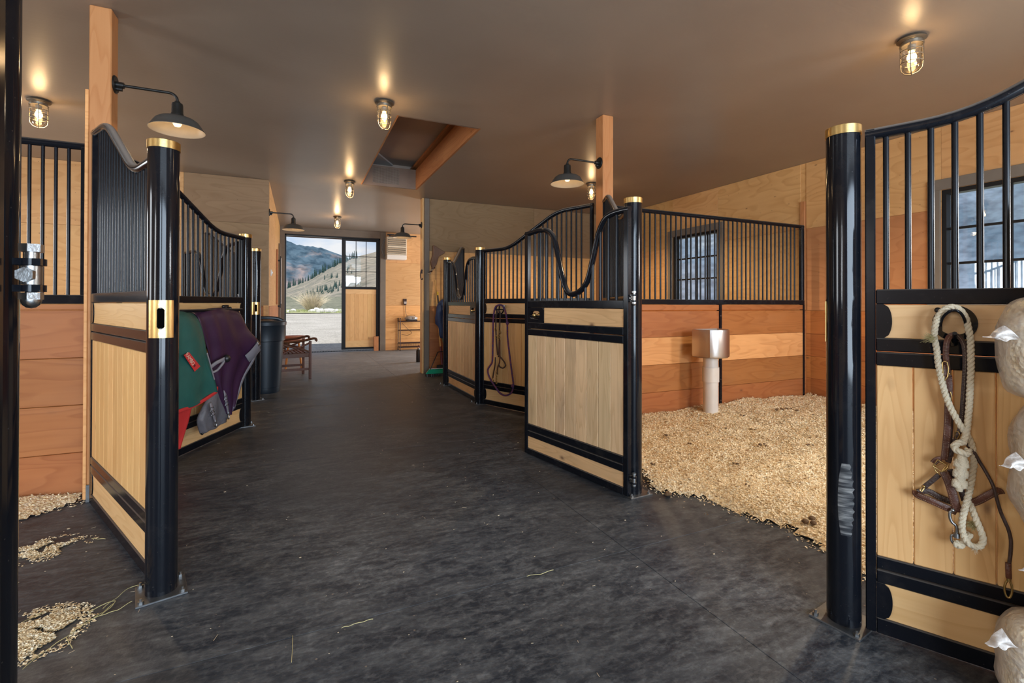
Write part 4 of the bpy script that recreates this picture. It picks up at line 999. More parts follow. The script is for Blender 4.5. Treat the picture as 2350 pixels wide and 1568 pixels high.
MB().cyl((.052, .03, .20), (-.02, .34, 1.28), .0155, n=12).obj('handle', MAT['green_h'], pb, smooth=60)
MB().cyl((-.02, .34, 1.28), (-.045, .36, 1.58), .017, n=12).obj('grip', MAT['blackplast'], pb, smooth=60)
MB().cyl((-.043, .358, 1.56), (-.046, .361, 1.63), .0185, n=12).obj('grip_band', MAT['yellow'], pb, smooth=60)
MB().tube([(-.28, .0, .13), (-.12, .05, .45), (.04, .08, .46)], .009, 8).tube([(.04, .08, .46), (.13, .05, .44), (.22, 0, .13)], .009, 8).obj('brace', MAT['blackplast'], pb, smooth=60)
sh_ = thing('shovel', 'shovel with a honey coloured ash handle and dark red socket, leaning on the wall', 'shovel', (2.56, 9.12, 0))
MB().cyl((0, .0, .52), (-.055, .22, 1.86), .016, n=12).obj('handle', MAT['handle'], sh_, smooth=60)
MB().cyl((.02, -.06, .12), (0, .0, .55), .022, n=12).obj('socket', MAT['maroon'], sh_, smooth=60)
MB().box(-.10, .11, -.09, -.075, .0, .2).obj('blade', MAT['blackplast'], sh_, .01, 0)

def sheet(name, rows, mat, parent=None, thick=.006, sub=5, fold=0.0, fs=9, kind=None, smooth=70, foldn=(0, 0, 0), seed=0):
    """smooth cloth through a grid of control points"""
    R = [spline(r, sub) for r in rows]; n = len(R[0]); colsp = [spline([R[i][j] for i in range(len(R))], sub) for j in range(n)]
    m = len(colsp[0]); vs = []
    fn = Vector(foldn)
    for i in range(m):
        for j in range(n):
            p = colsp[j][i].copy()
            if fold:
                q = j/(n-1); env = min(1, i/m*1.6)
                p += fn*(fold*env*(math.sin(q*fs*2*PI+1.3*math.sin(i*.12)+seed)*.6+1.2*noise.noise(Vector((q*fs*.7, i/m*2.2, seed)))))
            vs.append(p)
    fs_ = [(i*n+j, i*n+j+1, (i+1)*n+j+1, (i+1)*n+j) for i in range(m-1) for j in range(n-1)]
    o = MB().add(vs, fs_).obj(name, mat, parent, smooth=smooth, kind=kind)
    md = o.modifiers.new('thickness', 'SOLIDIFY'); md.thickness = thick; md.offset = 0
    return o, vs, m, n

def px_ray(x, y): return CF+CR*((x-1175)/F_PX)+CU*((CYP-y)/F_PX)
def on_plane(x, y, A, B, w):
    """world point where the sight line meets the vertical plane through A-B, moved w to the aisle side"""
    d = Vector((B[0]-A[0], B[1]-A[1], 0)).normalized(); nn = Vector((-d.y, d.x, 0))
    if nn.dot(Vector((.83, A[1], 0))-Vector((A[0], A[1], 0))) < 0: nn = -nn
    a = Vector((*A, 0))+nn*w; r = px_ray(x, y); t_ = (nn.dot(a-Vector((0, 0, EYE)))+nn.z*0)/nn.dot(r)
    return CPOS+r*t_

jk = thing('blue_jacket', 'navy blue work jacket hanging over the broom handles behind the far post', 'jacket', (2.62, 9.02, 1.52))
def blob(cx, cy, cz, prof, n=24, seed=0, amp=.02, fx=1.0, fy=.45):
    vs = []
    for i, (z, rx, ox) in enumerate(prof):
        for j in range(n):
            a = 2*PI*j/n; k_ = 1+amp/.1*noise.noise(Vector((math.cos(a)*1.6, math.sin(a)*1.6, z*5+seed)))
            vs.append((cx+ox+rx*fx*k_*math.cos(a), cy+rx*fy*k_*math.sin(a), cz+z))
    fs = [(i*n+j, i*n+(j+1) % n, (i+1)*n+(j+1) % n, (i+1)*n+j) for i in range(len(prof)-1) for j in range(n)]
    fs += [tuple(range(n-1, -1, -1)), tuple(range((len(prof)-1)*n, len(prof)*n))]
    return MB().add(vs, fs)
blob(0, 0, 0, [(.02, .03, .12), (.0, .09, .10), (-.06, .13, .06), (-.14, .17, .04), (-.26, .20, .03), (-.40, .21, .02), (-.52, .19, .02), (-.58, .15, .03), (-.62, .12, .04)], seed=3, amp=.028).obj('jacket_body', MAT['jacket'], jk, smooth=70)
blob(-.10, -.05, 0, [(-.10, .04, .05), (-.18, .075, .0), (-.34, .08, -.015), (-.50, .075, .0), (-.62, .07, .02), (-.74, .065, .03), (-.79, .05, .035), (-.80, .02, .035)], seed=8, amp=.03).obj('sleeve', MAT['jacket'], jk, smooth=70)
blob(.12, -.05, 0, [(-.10, .04, 0), (-.2, .07, .0), (-.4, .07, .01), (-.60, .06, .0), (-.66, .03, .0)], seed=5, amp=.03).obj('sleeve', MAT['jacket'], jk, smooth=70)
MB().tube(spline([(-.06, -.12, -.45), (.0, -.13, -.38), (.08, -.12, -.35)], 5), .005, 6).obj('pale_piping', MAT['greybind'], jk, smooth=60)
MB().cyl((.10, .08, .0), (.10, .33, .02), .008, n=8).obj('wall_peg', MAT['rack'], jk, smooth=60)

# ---------------------------------------------------------- bin, armchair, stool
bn = thing('feed_bin', 'tall slate blue plastic bin with a ridged lid behind the left posts', 'bin', (-.47, 8.42, 0))
MB().lathe([(.0001, 0), (.205, 0), (.212, .02), (.214, .085), (.222, .09), (.262, .80), (.285, .81), (.29, 1.04), (.296, 1.05), (.296, 1.075), (.285, 1.08), (.0001, 1.075)], 48).obj('barrel', MAT['bin'], bn, smooth=30)
MB().lathe([(.300, 1.05), (.304, 1.10), (.292, 1.115), (.18, 1.125), (.0001, 1.13)], 48).obj('lid', MAT['bin'], bn, smooth=30)
MB().tube(spline([(-.24, -.04, 1.12), (-.16, -.05, 1.155), (.0, -.06, 1.165), (.16, -.05, 1.155), (.25, -.04, 1.115)], 5), .028, 10, sq=.6).obj('lid_ridge', MAT['bin'], bn, smooth=60)

ac = thing('wooden_armchair', 'dark slatted wooden armchair with crossed side braces, facing the doorway', 'chair', (-.10, 9.87, 0), math.radians(9))
# local x = depth (front at +x), y = width
def leg(x, y, z1, w=.045): MB().box(x-w/2, x+w/2, y-.02, y+.02, 0, z1).obj('leg', MAT['chair'], ac, .004, 0)
DXh, WYh = .255, .35
for y in (-WYh, WYh):
    leg(DXh, y, .70); leg(-DXh, y, .66)
    MB().tube(spline([(-DXh-.05, y, .70), (-.12, y, .685), (.10, y, .70), (.255, y, .73), (.31, y, .742), (.35, y, .735), (.365, y, .71), (.35, y, .69)], 5), .022, 8, sq=1.2).obj('armrest', MAT['chair'], ac, smooth=50)
    MB().box(-DXh+.0235, DXh-.0235, y-.013, y+.013, .40, .475).obj('seat_rail', MAT['chair'], ac, .003, 0)
    MB().box(-DXh+.0235, DXh-.0235, y-.012, y+.012, .16, .205).obj('stretcher', MAT['chair'], ac, .003, 0)
    for s1, s2 in (((-DXh+.02, .46), (DXh-.02, .66)), ((-DXh+.02, .66), (DXh-.02, .50))):
        MB().tube(spline([(s1[0], y, s1[1]), (-.1, y, (s1[1]*2+s2[1])/3), (.1, y, (s1[1]+s2[1]*2)/3), (s2[0], y, s2[1])], 4), .017, 6, sq=.6).obj('cross_brace', MAT['chair'], ac, smooth=50)
MB().box(DXh-.02, DXh+.005, -WYh+.02, WYh-.02, .40, .46).obj('front_rail', MAT['chair'], ac, .003, 0)
MB().box(-DXh+.01, -DXh+.035, -WYh+.02, WYh-.02, .24, .30).obj('stretcher', MAT['chair'], ac, .003, 0)
for i in range(7): MB().box(-.235+i*.068, -.235+i*.068+.046, -WYh+.015, WYh-.015, .476, .492).obj('seat_slat', MAT['chair'], ac, .003, 0)
for i in range(8): MB().beam((-DXh+.0, -.28+i*.08, .49), (-DXh-.12, -.28+i*.08, .92), .035, .014, up=(1, 0, 0)).obj('back_slat', MAT['chair'], ac, .002, 0)
MB().box(-DXh-.15, -DXh-.11, -WYh, WYh, .90, .97).obj('back_rail', MAT['chair'], ac, .006, 0)
for y in (-WYh, WYh): MB().beam((-DXh, y, .62), (-DXh-.13, y, .93), .04, .035).obj('back_post', MAT['chair'], ac, .003, 0)

stl = thing('round_stool', 'orange pine stool with a thick round seat behind the armchair', 'stool', (-.08, 10.95, 0), .3)
MB().lathe([(.0001, .60), (.20, .60), (.215, .61), (.215, .70), (.20, .715), (.0001, .715)], 32).obj('seat', wood('pale_stool_seat', (.50, .24, .15), (.32, .13, .08), 'x', .5, .5, 1, 0), stl, smooth=40)
for q in range(4):
    a = q*PI/2+.5; MB().cyl((.13*math.cos(a), .13*math.sin(a), .6), (.22*math.cos(a), .22*math.sin(a), 0), .022, .019, 12).obj('leg', MAT['stoolwood'], stl, smooth=60)
for q in range(4):
    a, b = q*PI/2+.5, (q+1)*PI/2+.5; z = .22 if q % 2 else .3; r_ = .22-.09*z/.6
    MB().cyl((r_*math.cos(a), r_*math.sin(a), z), (r_*math.cos(b), r_*math.sin(b), z), .012, n=10).obj('rung', MAT['stoolwood'], stl, smooth=60)

# ---------------------------------------------------------- automatic waterer
wt = thing('automatic_waterer', 'brushed steel automatic waterer on a white pipe in the shavings stall', 'waterer', (4.62, 4.33, .025)); wt.scale = (.9, .9, 1)
MB().lathe([(.098, -.02), (.098, .62)], 36).obj('pipe', MAT['pvc'], wt, smooth=60)
MB().lathe([(.0985, .42), (.109, .422), (.109, .60), (.0985, .602)], 36).obj('pipe_collar', MAT['pvc'], wt, smooth=40)
MB().lathe([(.096, .602), (.096, .74)], 36).obj('pipe', MAT['pvc'], wt, smooth=60)
# D shaped bowl housing
mb = MB(); out = []
n = 20
out = [(-.235, .10), (-.235, -.03)]+[(-.19+.0, -.12)]+[(-.0+.235*math.cos(a), -.03+.20*math.sin(a)) for a in [PI*1.22+(PI*.78)*i/n for i in range(n+1)]]+[(.235, .10)]
def ringz(sc, z): return [(x*sc, y*sc, z) for x, y in out]
L_ = [(.90, .722), (.985, .735), (1, .755), (1, 1.03), (.985, 1.05), (.975, 1.062), (.93, 1.064), (.9, 1.04), (.86, .86)]
N = len(out)
for sc2, z in L_: mb.v += ringz(sc2, z)
for i in range(len(L_)-1):
    for j in range(N): mb.f.append([i*N+j, i*N+(j+1) % N, (i+1)*N+(j+1) % N, (i+1)*N+j])
mb.f.append(list(range(N-1, -1, -1))); mb.f.append([(len(L_)-1)*N+j for j in range(N)])
mb.obj('bowl_housing', MAT['inox'], wt, smooth=30)
MB().box(-.0, .003, 0, .105, 0, .085).obj('name_plate', MAT['plate'], wt, 0, 0, loc=(.2385, -.075, .90), label='small dark red maker plate with pale emblem')
pt = bpy.data.objects[-1] if False else None
mb = MB()
for z, a, b in ((.070, .01, .09), (.052, .055, .095), (.034, .055, .095), (.014, .06, .09)): mb.box(.0032, .0042, a if False else .105-b, .105-a, z, z+.007)
mb.add([(.0042, .028, .028), (.0042, .012, .028), (.0042, .020, .060), (.0033, .028, .028), (.0033, .012, .028), (.0033, .020, .060)], [(0, 1, 2), (3, 5, 4), (0, 2, 5, 3), (2, 1, 4, 5), (1, 0, 3, 4)])
MB_pl = mb
pl_ = [c for c in wt.children if c.name.startswith('name_plate')][0]
e_ = MB_pl.obj('plate_emblem', MAT['greybind'], pl_, smooth=0)

# ================================================================== horse blankets on the left panel
PA, PB = (-.565, 6.14), (-1.28, 4.52)
def bp(x, y, w): return on_plane(x, y, PA, PB, w)
dBl = Vector((PB[0]-PA[0], PB[1]-PA[1], 0)).normalized(); nBl = Vector((-dBl.y, dBl.x, 0))
if nBl.x < 0: nBl = -nBl
rr = thing('blanket_rack', 'black swing-out steel arm rack under the horse blankets', 'blanket rack', (0, 0, 0))
a_ = Vector((*PA, 0))+nBl*.0225; P0 = a_+dBl*.5; P1 = a_+dBl*1.62
for z in (1.33,):
    MB().cyl(P0+nBl*.24+Vector((0, 0, z)), P1+nBl*.24+Vector((0, 0, z)), .014, n=12).obj('rack_bar', MAT['black'], rr, smooth=60)
    for P in (P0, P1):
        MB().cyl(P+Vector((0, 0, z)), P+nBl*.24+Vector((0, 0, z)), .012, n=10).obj('rack_arm', MAT['black'], rr, smooth=60)
MB().beam(bp(517, 700, .03), bp(517, 712, .03), .05, .05).sphere(bp(513, 704, .07), .018, 10).sphere(bp(528, 708, .07), .018, 10).obj('rack_pivot', MAT['blackplast'], rr, .004, 40)

def grid(rows): return [[bp(x, y, w) for x, y, w in r] for r in rows]
pr_ = thing('horse_blanket', 'dark purple horse blanket with grey edging, draped over the rack', 'horse blanket', (0, 0, 0))
rows = [
 [(440, 800, .045), (475, 800, .045), (510, 800, .045), (543, 800, .045)],
 [(436, 735, .07), (472, 728, .07), (508, 726, .07), (542, 728, .07)],
 [(436, 718, .16), (472, 711, .16), (508, 709, .16), (542, 711, .17)],
 [(452, 727, .27), (484, 718, .29), (516, 716, .29), (553, 724, .30)],
 [(462, 758, .29), (496, 762, .32), (532, 765, .33), (569, 757, .34)],
 [(471, 795, .28), (506, 805, .32), (547, 812, .34), (595, 791, .40)],
 [(480, 835, .27), (510, 847, .31), (543, 852, .33), (578, 830, .36)],
 [(489, 872, .26), (512, 885, .30), (537, 890, .31), (558, 865, .32)],
 [(499, 910, .25), (517, 918, .28), (534, 922, .29), (545, 903, .30)],
 [(512, 948, .24), (520, 950, .26), (529, 951, .27), (535, 938, .28)]]
g = grid(rows)
sheet('blanket_cloth', g, MAT['purple_rug'], pr_, .012, 9, .017, 3.4, foldn=nBl, seed=2)
def edge(ptsl, mat, parent, name, w=.03, t=.016, k_=6):
    return MB().strap(spline(ptsl, k_), nBl, w, t).obj(name, mat, parent, .002, 50)
rt = [g[i][3]+nBl*.004 for i in range(5, 10)]
edge(rt, MAT['greybind'], pr_, 'edge_binding', .028)
edge([bp(567, 824, .37), bp(580, 812, .40), bp(594, 795, .42)], MAT['greybind'], pr_, 'chest_patch', .105, .012)
MB().sphere(bp(591, 790, .41), .022, 12, (1, 1, 1.6)).obj('clip_end', MAT['zinc'], pr_, smooth=60)
edge([bp(483, 843, .35), bp(496, 833, .37), bp(510, 826, .385), bp(516, 823, .39)], MAT['greybind'], pr_, 'leg_strap', .030)
edge([bp(486, 855, .35), bp(498, 850, .37), bp(510, 836, .385), bp(516, 826, .39)], MAT['greybind'], pr_, 'leg_strap', .018)
MB().sphere(bp(520, 823, .395), .034, 12, (1, 1, 1.1)).obj('strap_keeper', MAT['blackplast'], pr_, smooth=60)
# the grey lining hanging out below
rows = [
 [(486, 858, .235), (492, 872, .24), (500, 885, .25), (507, 900, .25)],
 [(484, 885, .225), (492, 895, .25), (503, 905, .26), (514, 925, .25)],
 [(474, 915, .22), (488, 918, .26), (504, 925, .26), (522, 945, .25)],
 [(462, 938, .21), (482, 944, .26), (502, 948, .25), (524, 958, .25)],
 [(453, 965, .20), (474, 966, .25), (497, 963, .24), (520, 963, .24)],
 [(461, 997, .20), (478, 990, .24), (497, 982, .24), (518, 969, .23)]]
sheet('lining', grid(rows), MAT['greylining'], pr_, .008, 6, .014, 2.6, foldn=nBl, seed=5)
for (x0, y0, x1, y1) in ((483, 925, 494, 966), (515, 895, 524, 948)):
    edge([bp(x0, y0, .285), bp((x0+x1)/2, (y0+y1)/2, .295), bp(x1, y1, .28)], MAT['greybind'], pr_, 'surcingle_strap', .03, .008)
    for q, f in enumerate((.35, .6)):
        c = bp(x0+(x1-x0)*f, y0+(y1-y0)*f, .30)
        MB().tube([c+dBl*(.022*a)+Vector((0, 0, .016*b)) for a, b in ((-1, -1), (1, -1), (1, 1), (-1, 1))], .0035, 6, closed=True).obj('buckle', MAT['zinc'], pr_, smooth=60)
    c = bp(x1+1, y1+8, .285)
    MB().tube([c+dBl*(.013*math.cos(a))+Vector((0, 0, .024*math.sin(a))) for a in [2*PI*i/14 for i in range(14)]], .004, 6, closed=True).cyl(c+Vector((0, 0, .022)), c+Vector((0, 0, .045)), .007, n=8).obj('snap_hook', MAT['zinc'], pr_, smooth=60)
MB().sphere(bp(464, 996, .21), .012, 8).obj('hem_corner', MAT['blackplast'], pr_, smooth=60)

gb = thing('horse_blanket', 'green horse blanket with red edging and a red maker label, nearest the brass-plated post', 'horse blanket', (0, 0, 0))
rows = [
 [(330, 800, .05), (372, 800, .05), (412, 800, .05), (440, 800, .05)],
 [(330, 722, .07), (372, 725, .07), (412, 728, .07), (440, 735, .07)],
 [(330, 706, .17), (372, 710, .17), (412, 715, .17), (438, 720, .17)],
 [(330, 716, .31), (374, 719, .33), (420, 724, .33), (455, 738, .32)],
 [(330, 762, .34), (380, 762, .37), (428, 765, .37), (468, 770, .35)],
 [(330, 815, .34), (384, 812, .38), (433, 815, .38), (477, 815, .36)],
 [(330, 870, .33), (388, 865, .38), (440, 865, .38), (487, 858, .36)],
 [(330, 930, .32), (388, 922, .37), (445, 905, .37), (495, 893, .355)],
 [(330, 985, .31), (390, 952, .36), (450, 928, .36), (496, 899, .35)]]
g2 = grid(rows)
sheet('blanket_cloth', g2, MAT['green_rug'], gb, .012, 9, .02, 2.6, foldn=nBl, seed=9)
edge([p+nBl*.004 for p in g2[-1]], MAT['red'], gb, 'edge_binding', .028)
edge([g2[-1][3]+nBl*.002, bp(497, 893, .36), bp(497, 888, .36)], MAT['red'], gb, 'edge_binding', .03, .014, 3)
edge([bp(475, 810, .38), bp(484, 842, .38), bp(492, 872, .37)], MAT['greybind'], gb, 'edge_piping', .01, .01)
sheet('red_lining', grid([[(345, 960, .26), (385, 950, .28), (415, 942, .29), (440, 934, .29)], [(345, 990, .24), (380, 985, .25), (410, 975, .26), (434, 962, .27)], [(345, 1030, .23), (375, 1025, .23), (403, 1010, .25), (425, 990, .25)], [(345, 1060, .22), (370, 1052, .22), (395, 1040, .23), (411, 1030, .23)]]), MAT['red'], gb, .006, 5, .01, 2, foldn=nBl)
# maker label with its lettering
L00, L10, L11, L01 = (bp(*p, .402) for p in ((422, 815), (447, 853), (460, 841), (434, 808.5)))
nl = (L10-L00).cross(L01-L00).normalized()
if nl.dot(CPOS-L00) < 0: nl = -nl
lab = MB().add([L00, L10, L11, L01]+[p-nl*.003 for p in (L00, L10, L11, L01)], [(0, 1, 2, 3), (7, 6, 5, 4), (0, 4, 5, 1), (1, 5, 6, 2), (2, 6, 7, 3), (3, 7, 4, 0)]).obj('maker_label', MAT['red'], gb, smooth=0, label='small red label with cream letters')
def text_mesh(body, size, name, mat, parent, origin, xdir, ydir, width=None, extr=.0006):
    cu = bpy.data.curves.new(name, 'FONT'); cu.body = body; cu.size = 1; cu.extrude = 0
    to = bpy.data.objects.new('tmp_text', cu); C.objects.link(to)
    dg = bpy.context.evaluated_depsgraph_get(); me = bpy.data.meshes.new_from_object(to.evaluated_get(dg)); bpy.data.objects.remove(to)
    xs_ = [v.co.x for v in me.vertices]; ys_ = [v.co.y for v in me.vertices]; sx = (width/(max(xs_)-min(xs_))) if width else size; x0 = min(xs_); sy = size/(max(ys_)-min(ys_)); y0 = min(ys_)
    for v in me.vertices: v.co = origin+xdir*((v.co.x-x0)*sx)+ydir*((v.co.y-y0)*sy)
    me.materials.append(mat); me.name = name
    o = bpy.data.objects.new(name, me); C.objects.link(o); o.parent = parent; return o
xd = (L10-L00); Lw = xd.length; xd = xd.normalized(); yd = (L01-L00); yd = (yd-xd*yd.dot(xd)); Lh = yd.length; yd.normalize()
text_mesh('RAMBO', Lh*.60, 'label_lettering', simple('cream_letter_thread', (.75, .62, .50), .7), lab, L00+xd*(Lw*.07)+yd*(Lh*.2)+nl*.0012, xd, yd, Lw*.66)
cc_ = L00+xd*(Lw*.80)+yd*(Lh*.5)+nl*.001
MB().cyl(cc_, cc_+nl*.002, Lh*.2, n=14).obj('label_emblem', MAT['maroon'], lab, smooth=0)

# ================================================================== rope and halter on the right panel
RA, RB = (2.235, 1.25), (3.08, -.3)
def rp(x, y, w): return on_plane(x, y, RA, RB, w)
dR = Vector((RB[0]-RA[0], RB[1]-RA[1], 0)).normalized(); nR = Vector((dR.y, -dR.x, 0))
if nR.x > 0: nR = -nR
UZ = Vector((0, 0, 1))
hb = thing('bridle_bracket', 'black steel bridle bracket screwed to the right panel, holding the halter', 'bridle hook', (0, 0, 0))
cen = rp(2190, 742, .03)
ringp = [cen+dR*(.062*math.cos(a)*(1 if True else 1))+UZ*(.062*math.sin(a)) for a in [2*PI*i/32 for i in range(32)]]
mb = MB()
outer = [(.066*math.cos(2*PI*i/32), .066*math.sin(2*PI*i/32)*(1.05)) for i in range(32)]
inner = [(max(-.036, min(.036, .05*math.cos(2*PI*i/32))), .045*math.sin(2*PI*i/32)) for i in range(32)]
vs = []
for t_ in (0, .012):
    vs += [cen+dR*x+UZ*z-nR*0+nR*t_ for x, z in outer]+[cen+dR*x+UZ*z+nR*t_ for x, z in inner]
N = 32; fs = []
for q in range(N):
    q2 = (q+1) % N; fs += [(q, q2, N+q2, N+q), (2*N+q, 3*N+q, 3*N+q2, 2*N+q2), (N+q, N+q2, 3*N+q2, 3*N+q), (q, 2*N+q, 2*N+q2, q2)]
mb.add(vs, fs).obj('ring_plate', MAT['post'], hb, smooth=30)
MB().tube(spline([rp(2158, 748, .07), rp(2163, 730, .10), rp(2176, 717, .12), rp(2190, 712, .125), rp(2205, 719, .12), rp(2214, 735, .10), rp(2216, 750, .05)], 5), .005, 8).obj('wire_loop', MAT['post'], hb, smooth=60)
MB().cyl(rp(2191, 790, .025), rp(2191, 765, .11), .009, .007, 10).obj('prong', MAT['post'], hb, smooth=60)
MB().beam(rp(2184, 770, .035), rp(2184, 795, .035), .022, .012).obj('plate_stem', MAT['post'], hb, .002, 0)
for x, y in ((2152, 712), (2208, 710)):
    MB().sphere(rp(x, y, .03), .011, 12).cyl(rp(x, y, .016), rp(x, y, .03), .006, n=8).obj('round_bolt', MAT['blackplast'], hb, smooth=60)

def twisted(pts, R, pitch, name, mat, parent, k_=8, strands=3, n=8, kind=None):
    P = spline(pts, k_); seg = [0]
    for a, b in zip(P[:-1], P[1:]): seg.append(seg[-1]+(b-a).length)
    L = seg[-1]; m = max(8, int(L/(pitch/9)))
    Q = []; j = 0
    for i in range(m+1):
        s = L*i/m
        while j < len(seg)-2 and seg[j+1] < s: j += 1
        t = (s-seg[j])/max(1e-9, seg[j+1]-seg[j]); Q.append(P[j].lerp(P[j+1], min(1, t)))
    mb = MB(); T = [(Q[min(i+1, m)]-Q[max(i-1, 0)]).normalized() for i in range(m+1)]
    N_ = T[0].orthogonal().normalized(); fr = []
    for i in range(m+1):
        N_ = (N_-T[i]*N_.dot(T[i])).normalized(); fr.append((N_.copy(), T[i].cross(N_)))
    for q in range(strands):
        pp = []
        for i in range(m+1):
            a = 2*PI*(L*i/m/pitch)+2*PI*q/strands
            pp.append(Q[i]+fr[i][0]*(math.cos(a)*R*.52)+fr[i][1]*(math.sin(a)*R*.52))
        mb.tube(pp, R*.56, n)
    return mb.obj(name, mat, parent, smooth=70, kind=kind)
rope = thing('lead_rope', 'thick undyed twisted cotton rope looped over the bridle hook of the right panel', 'rope', (0, 0, 0))
up_ = [(2143, 775, .075), (2146, 750, .085), (2153, 726, .09), (2167, 710, .095), (2184, 704, .095), (2201, 709, .09), (2215, 727, .085), (2222, 752, .075), (2227, 780, .07), (2228, 815, .07), (2228, 855, .065), (2226, 895, .065), (2224, 935, .065), (2221, 968, .07), (2217, 998, .075), (2209, 1020, .08), (2199, 1030, .085), (2193, 1024, .09), (2194, 1017, .10), (2200, 1018, .105)]
R_, PT = .0108, .05
twisted([rp(x, y, w) for x, y, w in up_[:16]], R_, PT, 'rope_strand', MAT['rope'], rope)
dn_ = [(2143, 775, .075), (2149, 798, .068), (2152, 825, .065), (2157, 855, .065), (2164, 886, .065), (2173, 915, .068), (2184, 941, .072), (2196, 963, .078), (2208, 983, .078), (2222, 1003, .06), (2231, 1025, .055), (2235, 1058, .055), (2231, 1092, .07), (2225, 1126, .08), (2217, 1158, .085), (2209, 1189, .085), (2208, 1215, .085), (2216, 1239, .085), (2231, 1253, .085), (2249, 1254, .08), (2256, 1238, .075), (2249, 1214, .07), (2238, 1188, .065), (2229, 1163, .06), (2222, 1146, .05)]
twisted([rp(x, y, w) for x, y, w in dn_], R_, PT, 'rope_strand', MAT['rope'], rope)
twisted([rp(x, y, w) for x, y, w in ((2212, 1014, .085), (2198, 1018, .10), (2190, 1024, .105), (2194, 1033, .11), (2206, 1038, .115), (2219, 1043, .11), (2222, 1032, .09))], R_*1.1, PT, 'knot', MAT['rope'], rope)
# spliced end: a fat plait
c0, c1 = rp(2208, 1052, .10), rp(2201, 1126, .10)
mb = MB()
for q in range(6):
    c = c0.lerp(c1, (q+.6)/6.4); s = 1 if q % 2 else -1
    w_ = .012 if q in (0,) else .0155
    for sg in (-1, 1):
        a = c+dR*(sg*.010)+UZ*(.006*s); mb.tube([a+dR*(-sg*.012)-UZ*.012, a, a+dR*(sg*.004)+UZ*.013], [w_*.55, w_, w_*.55], 10)
mb.tube([c0+UZ*.02, c0, c0.lerp(c1, .5), c1-UZ*.002], [.010, .016, .018, .010], 12)
mb.obj('spliced_plait', MAT['rope'], rope, smooth=70)
twisted([rp(x, y, w) for x, y, w in ((2192, 1243, .075), (2198, 1253, .075), (2207, 1250, .07), (2215, 1240, .065), (2225, 1225, .06))], .0125, .05, 'rope_tail', MAT['rope'], rope)
def fray(c, n, r, name, parent, mat, bias=Vector((0, 0, 0)), th=.0007):
    mb = MB()
    for i in range(n):
        d = Vector((random.gauss(0, 1), random.gauss(0, 1), random.gauss(0, 1))).normalized()+bias
        p = c+Vector([random.gauss(0, r*.25) for _ in range(3)]); q = p+d*r*random.uniform(.5, 1.1); mb.tube([p, p.lerp(q, .5)+Vector([random.gauss(0, r*.12) for _ in range(3)]), q], [th, th, th*.4], 4, caps=False)
    return mb.obj(name, mat, parent, smooth=0, kind='stuff')
fray(rp(2142, 776, .085), 90, .022, 'frayed_twine', rope, MAT['hay'], -dR*.8)
fray(rp(2233, 1205, .055), 120, .024, 'frayed_fibres', rope, MAT['hay'], -UZ*.2)
fray(rp(2240, 1256, .085), 60, .015, 'frayed_fibres', rope, MAT['rope'], -UZ*.6)
sn = MB().tube(spline([rp(2186, 1172, .075), rp(2180, 1176, .075), rp(2180, 1188, .075), rp(2185, 1199, .075), rp(2194, 1207, .075), rp(2196, 1218, .075), rp(2195, 1226, .075)], 5), .0052, 10).cyl(rp(2195, 1224, .075), rp(2195, 1234, .075), .010, n=14).tube(spline([rp(2195, 1230, .075), rp(2184, 1228, .075), rp(2183, 1240, .075), rp(2190, 1250, .075)], 4), .004, 8).sphere(rp(2186, 1171, .075), .0075, 10)
sn.obj('snap_hook', MAT['zinc'], rope, smooth=60, label='shiny steel snap hook')

hal = thing('leather_halter', 'brown leather halter with brass buckles hanging with the thick rope', 'halter', (0, 0, 0))
def st(pts, w, mat='leather', name='strap', t=.0045, stitch=True, nn=None):
    P = spline([rp(x, y, q) for x, y, q in pts], 6)
    o = MB().strap(P, nn or nR, w, t).obj(name, MAT[mat], hal, .0008, 50)
    if stitch:
        mb = MB()
        rows_ = (-.32, .32) if w > .02 else (0,)
        for f in rows_:
            for i in range(0, len(P)-1):
                a, b = P[i], P[i+1]; d = (b-a).normalized(); x = d.cross(nn or nR).normalized(); z = x.cross(d)
                L = (b-a).length; k2 = max(1, int(L/.005))
                for u in range(k2):
                    s0 = a+d*(L*u/k2)+x*(f*w)+(nn or nR)*(t/2+.0004); mb.beam(s0, s0+d*min(.003, L/k2*.6), .0009, .0006)
        if mb.v: mb.obj('stitching', MAT['stitch'], o, smooth=0, kind='stuff')
    return o
st([(2190, 768, .085), (2181, 771, .08), (2174, 782, .07), (2171, 800, .065), (2171, 822, .06), (2173, 842, .055), (2176, 866, .05)], .019)
st([(2190, 768, .085), (2199, 772, .08), (2208, 783, .07), (2214, 802, .065), (2215, 843, .055), (2213, 884, .05), (2210, 925, .045), (2208, 955, .045), (2203, 985, .045)], .016, 'leather_dark')
st([(2168, 838, .06), (2167, 848, .065), (2168, 862, .065), (2171, 876, .058)], .014)
st([(2177, 862, .045), (2178, 895, .045), (2176, 935, .045), (2174, 985, .045), (2171, 1019, .045), (2167, 1056, .05)], .022)
st([(2180, 935, .035), (2180, 985, .035), (2176, 1060, .035)], .018, 'leather_dark', stitch=False)
st([(2204, 985, .05), (2197, 1002, .05), (2192, 1012, .045), (2184, 1037, .04), (2176, 1062, .04)], .015, 'leather_dark', stitch=False)
st([(2142, 1063, .05), (2150, 1056, .055), (2160, 1054, .055)], .022)
st([(2166, 1083, .06), (2176, 1104, .065), (2184, 1128, .068), (2191, 1152, .07), (2199, 1176, .07)], .028)
st([(2155, 1090, .05), (2140, 1103, .05), (2126, 1114, .05), (2119, 1120, .05)], .017, 'leather_dark', stitch=False)
st([(2103, 1128, .045), (2105, 1136, .06), (2128, 1146, .07), (2155, 1158, .07), (2180, 1169, .065), (2196, 1176, .06)], .025)
st([(2105, 1130, .035), (2130, 1128, .03), (2155, 1141, .03), (2185, 1153, .03)], .022, 'leather_dark')
